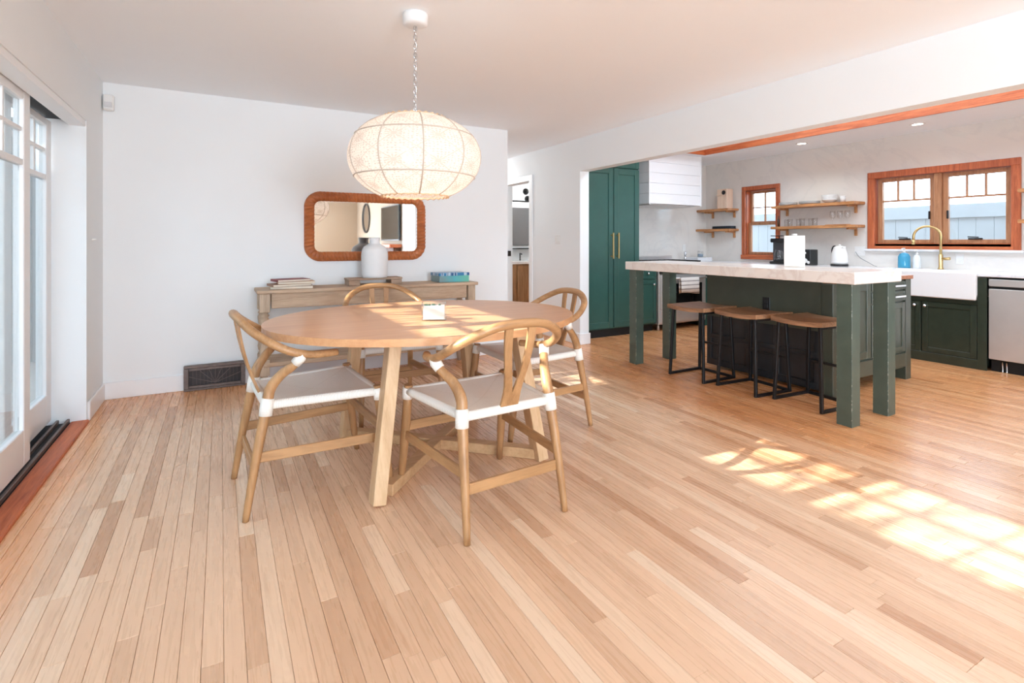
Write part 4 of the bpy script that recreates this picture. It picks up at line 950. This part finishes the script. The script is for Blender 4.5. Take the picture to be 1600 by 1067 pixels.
# ------------------------------------------------------------------ small appliances on the far worktop
zc = .9155
cm_ = thing('coffee_maker', 'black coffee maker on the worktop under the small window', 'coffee maker', (6.66, 4.40, zc), R(15))
B(-.11, -.10, 0, .11, .10, .035, bev=.008).obj('base', M_rubber, cm_); B(.02, -.10, .035, .11, .10, .30, bev=.008).obj('water_tank', plain('smoky_grey', (70, 72, 76), .15), cm_)
B(-.10, -.095, .29, .11, .095, .345, bev=.01).obj('brew_head', M_rubber, cm_)
ca = MB().lathe([(0, 0), (.058, 0), (.066, .05), (.06, .11), (.045, .14), (.045, .15), (.042, .15), (.057, .1), (.06, .05), (.05, .006), (0, .006)], (-.045, 0, .04), 24, caps=False).obj('carafe', M_gls, cm_)
q = MB().tube(crom([(-.10, .0, .17), (-.14, 0, .16), (-.145, 0, .10), (-.105, 0, .08)], 4), .008, 8).obj('carafe_handle', M_rubber); q.parent = ca
B(-.13, -.08, .375, .05, .08, .385, bev=.003).lathe([(.006, 0), (.006, .035)], (-.03, 0, .342), 8).obj('cup_tray', M_rubber, cm_)
to = thing('capsule_box', 'black patterned box right of the white canister on the far worktop', 'box', (6.66, 4.02, zc), R(-8))
B(-.07, -.095, 0, .07, .095, .20, bev=.005).obj('box_body', M_rubber, to)
for (dy, dz, ry_, rz_) in ((.02, .155, .04, .018), (.03, .055, .048, .034)): MB().lathe([(1, 0), (.9, .0015), (0, .002)], (0, 0, 0), 24, M=Matrix.Translation((-.0705, -dy + .02, dz)) @ Matrix.Rotation(-PI / 2, 4, 'Y') @ Matrix.Diagonal((rz_, ry_, 1, 1))).obj('white_oval', M_plastic, to)
MB().lathe([(1, 0), (.9, .0015), (0, .002)], (0, 0, 0), 20, M=Matrix.Translation((-.0705, -.07, .035)) @ Matrix.Rotation(-PI / 2, 4, 'Y') @ Matrix.Diagonal((.02, .02, 1, 1))).obj('white_oval', M_plastic, to)
kt = thing('electric_kettle', 'white electric kettle on the far worktop', 'kettle', (6.66, 3.62, zc), R(60))
kt.scale = (1.12, 1.12, 1.12)
MB().lathe([(.085, 0), (.087, .02), (.08, .022)], (0, 0, 0), 28).obj('power_base', M_rubber, kt)
MB().lathe([(0, .022), (.078, .022), (.082, .05), (.075, .14), (.058, .20), (.054, .208), (.03, .222), (0, .226)], (0, 0, 0), 28, caps=False).bar((-.05, 0, .195), (-.085, 0, .213), .03, .012).obj('body', M_plastic, kt)
MB().tube(crom([(.055, 0, .205), (.095, 0, .215), (.125, 0, .17), (.112, 0, .09), (.078, 0, .06)], 5), .011, 8, flat=1.3).obj('handle', M_rubber, kt)
MB().lathe([(.012, 0), (.014, .012), (0, .016)], (0, 0, .224), 12).obj('lid_knob', M_plastic, kt)
plate('wall_outlet', 'white outlet above the worktop between kettle and wide window', 'outlet', (6.93, 3.52, 1.10), -PI / 2, M_plastic, 2, w_=.12)
plate('wall_outlet', 'white outlet on the marble wall below the corner shelves', 'outlet', (6.42, 5.87, 1.12), 0, M_plastic, 2)
plate('wall_outlet', 'white outlet behind the gold faucet under the window', 'outlet', (6.93, 2.52, 1.03), -PI / 2, M_plastic, 1)
tag(MB().tube(crom([(6.905, 3.56, 1.09), (6.89, 3.5, 1.02), (6.86, 3.40, .97), (6.84, 3.32, .93), (6.80, 3.27, .922)], 5), .004, 8).obj('power_cord', plain('grey_cord', (150, 150, 150), .5)), 'thin grey cord from the outlet down to the worktop', 'cord')
# tray, grinder and jar right of the range
tag(B(-.16, -.14, 0, .16, .14, .06, bev=.006).obj('chopping_block', plain('pale_block', (222, 224, 226), .3)), 'thick white block on the corner worktop right of the range', 'board').location = (6.50, 5.66, zc)
pmill = thing('pepper_mill', 'slim chrome mill beside the range', 'mill', (6.22, 5.66, zc)); MB().lathe([(.022, 0), (.02, .05), (.016, .08)], (0, 0, 0), 16).obj('body', M_chrome, pmill); MB().lathe([(.014, .08), (.02, .1), (.017, .14), (0, .155)], (0, 0, 0), 16).obj('cap', M_chrome, pmill)
jr = thing('glass_jar', 'glass jar standing on the white block right of the range', 'jar', (6.53, 5.64, zc + .0605)); MB().lathe([(0, 0), (.045, 0), (.047, .06), (.04, .085), (.037, .085), (.042, .06), (.04, .006), (0, .006)], (0, 0, 0), 24, caps=False).obj('jar_body', M_gls, jr); MB().lathe([(0, .006), (.038, .006), (.04, .05), (0, .05)], (0, 0, 0), 20, caps=False).obj('salt', plain('bluish_salt', (150, 170, 190), .7), jr)
MB().lathe([(.04, .085), (.041, .1), (0, .101)], (0, 0, 0), 20).obj('lid', M_steel, jr)

# ------------------------------------------------------------------ island
M_edge = plain('bare_edge_wear', (214, 210, 196), .6)
isl = thing('kitchen_island', 'dark olive kitchen island with raised marble bar on square posts', 'island', (4.3, 2.9, 0))
W(B(3.545, 1.83, .938, 4.135, 4.0, 1.017, bev=.004), 'bar_top', M_bar, isl)
t = NT('worn_olive_paint'); v = t.coord('Object'); nz = t.noise(v, 8.); bv = t.n('ShaderNodeBevel'); bv.inputs['Radius'].default_value = .0025
g_ = t.n('ShaderNodeNewGeometry'); dt_ = t.n('ShaderNodeVectorMath', operation='DOT_PRODUCT'); t.l(bv.outputs[0], dt_.inputs[0]); t.l(g_.outputs['True Normal'], dt_.inputs[1])
e_ = t.mth('LESS_THAN', dt_.outputs['Value'], .97); nn = t.noise(v, 45., 3); e_ = t.mth('MULTIPLY', e_, t.mth('GREATER_THAN', nn, .56))
t.pr(t.mix(e_, t.ramp(nz, [(.3, lin((68, 80, 70))), (.7, lin((78, 90, 79)))]), lin((216, 212, 198))), .32); M_worn = t.m
for (x, y) in ((3.585, 3.885), (3.585, 1.87), (4.04, 3.885), (4.045, 1.872)):
    W(B(x, y, 0, x + .098, y + .098, .938, bev=.0015), 'post', M_worn, isl)
ix0, ix1, iy0, iy1 = 4.145, 5.36, 2.30, 3.50
W(B(ix0 + .02, iy0 + .02, .10, ix1 - .02, iy1 - .02, .885), 'body', M_olive, isl)
# front panel facing the stools: plain upper, framed black lower
W(B(ix0, iy0 + .09, .50, ix0 + .02, iy1, .937, bev=.002), 'upper_panel', M_olive, isl)
W(B(ix0 + .012, iy0 + .09, .03, ix0 + .02, iy1, .50), 'lower_panel', M_black_panel, isl)
for (a0, a1) in ((iy0 + .09, iy0 + .15), (2.75, 2.80), (3.02, 3.07), (iy1 - .05, iy1)): W(B(ix0, a0, .03, ix0 + .012, a1, .50, bev=.002), 'stile', M_black_panel, isl)
W(B(ix0 - .001, iy0 + .09, .29, ix0 + .012, iy1, .33, bev=.002), 'rail', M_black_panel, isl); W(B(ix0 - .001, iy0 + .09, .03, ix0 + .012, iy1, .09, bev=.002), 'rail', M_black_panel, isl)
for (x, y) in ((ix0 - .003, iy0), (ix1 - .09, iy0), (ix1 - .09, iy1 - .09)): W(B(x, y, 0, x + .09, y + .09, .884, bev=.002), 'corner_post', M_olive, isl)
W(B(ix0 + .09, iy0 + .001, .115, ix1 - .09, iy0 + .02, .235, bev=.002), 'bottom_rail', M_olive, isl)
shaker(isl, 'y', iy0 + .02, ix0 + .10, 4.70, .25, .87, M_olive, .06, .018, knob=(4.42, .755))
for z0, z1 in ((.80, .87), (.70, .785)):
    d = shaker(isl, 'y', iy0 + .02, 4.72, ix1 - .095, z0, z1, M_olive, .02, .018, name='drawer', panel=.004)
    q = MB().bar((5.02, iy0 - .028, (z0 + z1) / 2), (5.2, iy0 - .028, (z0 + z1) / 2), .012, .014).bar((5.04, iy0, (z0 + z1) / 2), (5.04, iy0 - .028, (z0 + z1) / 2), .01, .01).bar((5.18, iy0, (z0 + z1) / 2), (5.18, iy0 - .028, (z0 + z1) / 2), .01, .01).obj('pull', M_chrome); q.parent = d
shaker(isl, 'y', iy0 + .02, 4.72, ix1 - .095, .25, .685, M_olive, .05, .018)
W(B(ix0 + .02, iy0 - .01, .885, ix1 + .02, iy1 + .01, .92, bev=.003), 'lower_worktop', wood('cherry_worktop', (150, 92, 62), (188, 128, 92), 1, .35), isl)
for k in range(3):
    y = iy0 + .12 + k * .34; shaker(isl, 'x', ix1 - .02, y, y + .33, .12, .87, M_olive)   # kitchen side
plate('wall_outlet', 'black outlet on the olive front of the island above the stools', 'outlet', (ix0, 2.865, .675), -PI / 2, plain('charcoal_socket', (44, 44, 46), .3), 2, M_rubber)
# canister on bar
cn = thing('white_canister', 'tall white rectangular canister on the marble bar', 'canister', (3.93, 2.476, 1.0175), R(32))
B(-.03, -.072, 0, .03, .072, .245, bev=.003).obj('body', plain('canister_white', (240, 238, 232), .4), cn); MB().lathe([(.012, 0), (.02, .004), (.018, .014), (0, .016)], (0, 0, .245), 16).obj('lid_knob', M_plastic, cn)

# ------------------------------------------------------------------ bar stools
def stool(label, loc, rz):
    s_ = thing('bar_stool', label, 'stool', loc, rz, 'stools tucked under the marble bar')
    n = 10; hw_, hd_ = .205, .215
    top = []; 
    for i in range(n + 1):
        x = -hd_ + 2 * hd_ * i / n; top.append([(x, -hw_ + 2 * hw_ * j / n, .645 - .012 * (1 - (2 * j / n - 1) ** 2)) for j in range(n + 1)])
    m = MB(); m.grid(top, smooth=True); bot = [[(p[0], p[1], p[2] - .034) for p in r] for r in top]; m.grid(bot, smooth=True)
    for A_, B__ in ((top[0], bot[0]), (top[-1], bot[-1]), ([r[0] for r in top], [r[0] for r in bot]), ([r[-1] for r in top], [r[-1] for r in bot])): m.grid([A_, B__], smooth=False)
    m.obj('seat', M_stoolw, s_)
    e = .011
    for sy in (-1, 1):
        for sx in (-1, 1): MB().bar((sx * .195, sy * .19, 0), (sx * .175, sy * .165, .608), .022, .022, up=(1, 0, 0), bev=.002).obj('leg', M_blackm, s_)
        MB().bar((-.184, sy * .19, e), (.184, sy * .19, e), .022, .022, bev=.002).obj('floor_bar', M_blackm, s_)
        MB().bar((-.17, sy * .166, .598), (.17, sy * .166, .598), .022, .02, bev=.002).obj('seat_bar', M_blackm, s_)
    MB().bar((.195, -.179, e), (.195, .179, e), .022, .0219, bev=.002).obj('floor_bar', M_blackm, s_)
    MB().bar((.186, -.176, .27), (.186, .176, .27), .018, .018, bev=.002).obj('foot_rail', M_blackm, s_)
    return s_
s0 = stool('bar stool farthest from the camera, beside the rear island post', (3.795, 3.265, 0), 0)
dup(s0, (3.845, 2.78, 0), R(-4), 'middle bar stool in front of the black outlet')
dup(s0, (3.905, 2.305, 0), R(-4), 'bar stool nearest the camera, against the front island post')

# ------------------------------------------------------------------ downlights
for (x, y, lab) in ((6.42, 3.95, 'recessed downlight over the long shelves'), (6.43, 2.70, 'recessed downlight over the sink')):
    o = thing('downlight', lab, 'lamp', (x, y, HK), 0, 'recessed kitchen downlights')
    MB().lathe([(.048, -.001), (.05, -.006), (.068, -.004), (.07, 0)], (0, 0, 0), 28, caps=False).obj('trim_ring', M_trim, o)
    MB().lathe([(.049, -.003), (0, -.0032)], (0, 0, 0), 28, caps=False).obj('diffuser', M_led, o)
    ld = bpy.data.lights.new('downlight_beam', 'SPOT'); ld.energy = 14; ld.color = (1, .86, .68); ld.spot_size = R(125); ld.spot_blend = .8; ld.shadow_soft_size = .045
    lo_ = bpy.data.objects.new('downlight_beam', ld); COL.objects.link(lo_); lo_.location = (x, y, HK - .012)

# ------------------------------------------------------------------ living end, seen in the mirror
tv = thing('television', 'black television over the mantel, seen only in the mirror', 'television', (3.68, -2.6, 1.66))
W(B(3.62, -3.40, 1.25, 3.66, -1.86, 2.10, bev=.004), 'bezel', M_rubber, tv); W(B(3.617, -3.38, 1.27, 3.621, -1.88, 2.08), 'screen', plain('tv_glass', (10, 16, 16), .06), tv); W(B(3.66, -2.8, 1.5, 3.689, -2.4, 1.8), 'wall_bracket', M_blackm, tv)
fp_ = thing('fireplace', 'dark wood fireplace mantel, seen only in the mirror', 'fireplace', (3.5, -2.6, 0))
W(B(3.40, -3.7, 1.08, 3.689, -1.85, 1.16, bev=.006), 'mantel', M_redwood_y, fp_); W(B(3.5, -3.55, 0, 3.689, -1.9, 1.08, bev=.004), 'surround', plain('dark_brick_brown', (92, 60, 46), .7), fp_); W(B(3.49, -3.0, .05, 3.501, -2.3, .75), 'firebox', M_dark, fp_)
rm = thing('round_mirror', 'round dark framed mirror, seen only in the wide mirror', 'mirror', (3.69, -5.2, 1.9))
W(MB().lathe([(.40, 0), (.43, .0), (.43, .04), (.40, .04), (.40, 0)], (0, 0, 0), 40, caps=False, M=Matrix.Translation((3.69, -5.2, 1.9)) @ Matrix.Rotation(-PI / 2, 4, 'Y')), 'frame', M_blackm, rm)
W(MB().lathe([(.405, .012), (0, .013)], (0, 0, 0), 40, caps=False, M=Matrix.Translation((3.69, -5.2, 1.9)) @ Matrix.Rotation(-PI / 2, 4, 'Y')), 'mirror_glass', M_mirror, rm)
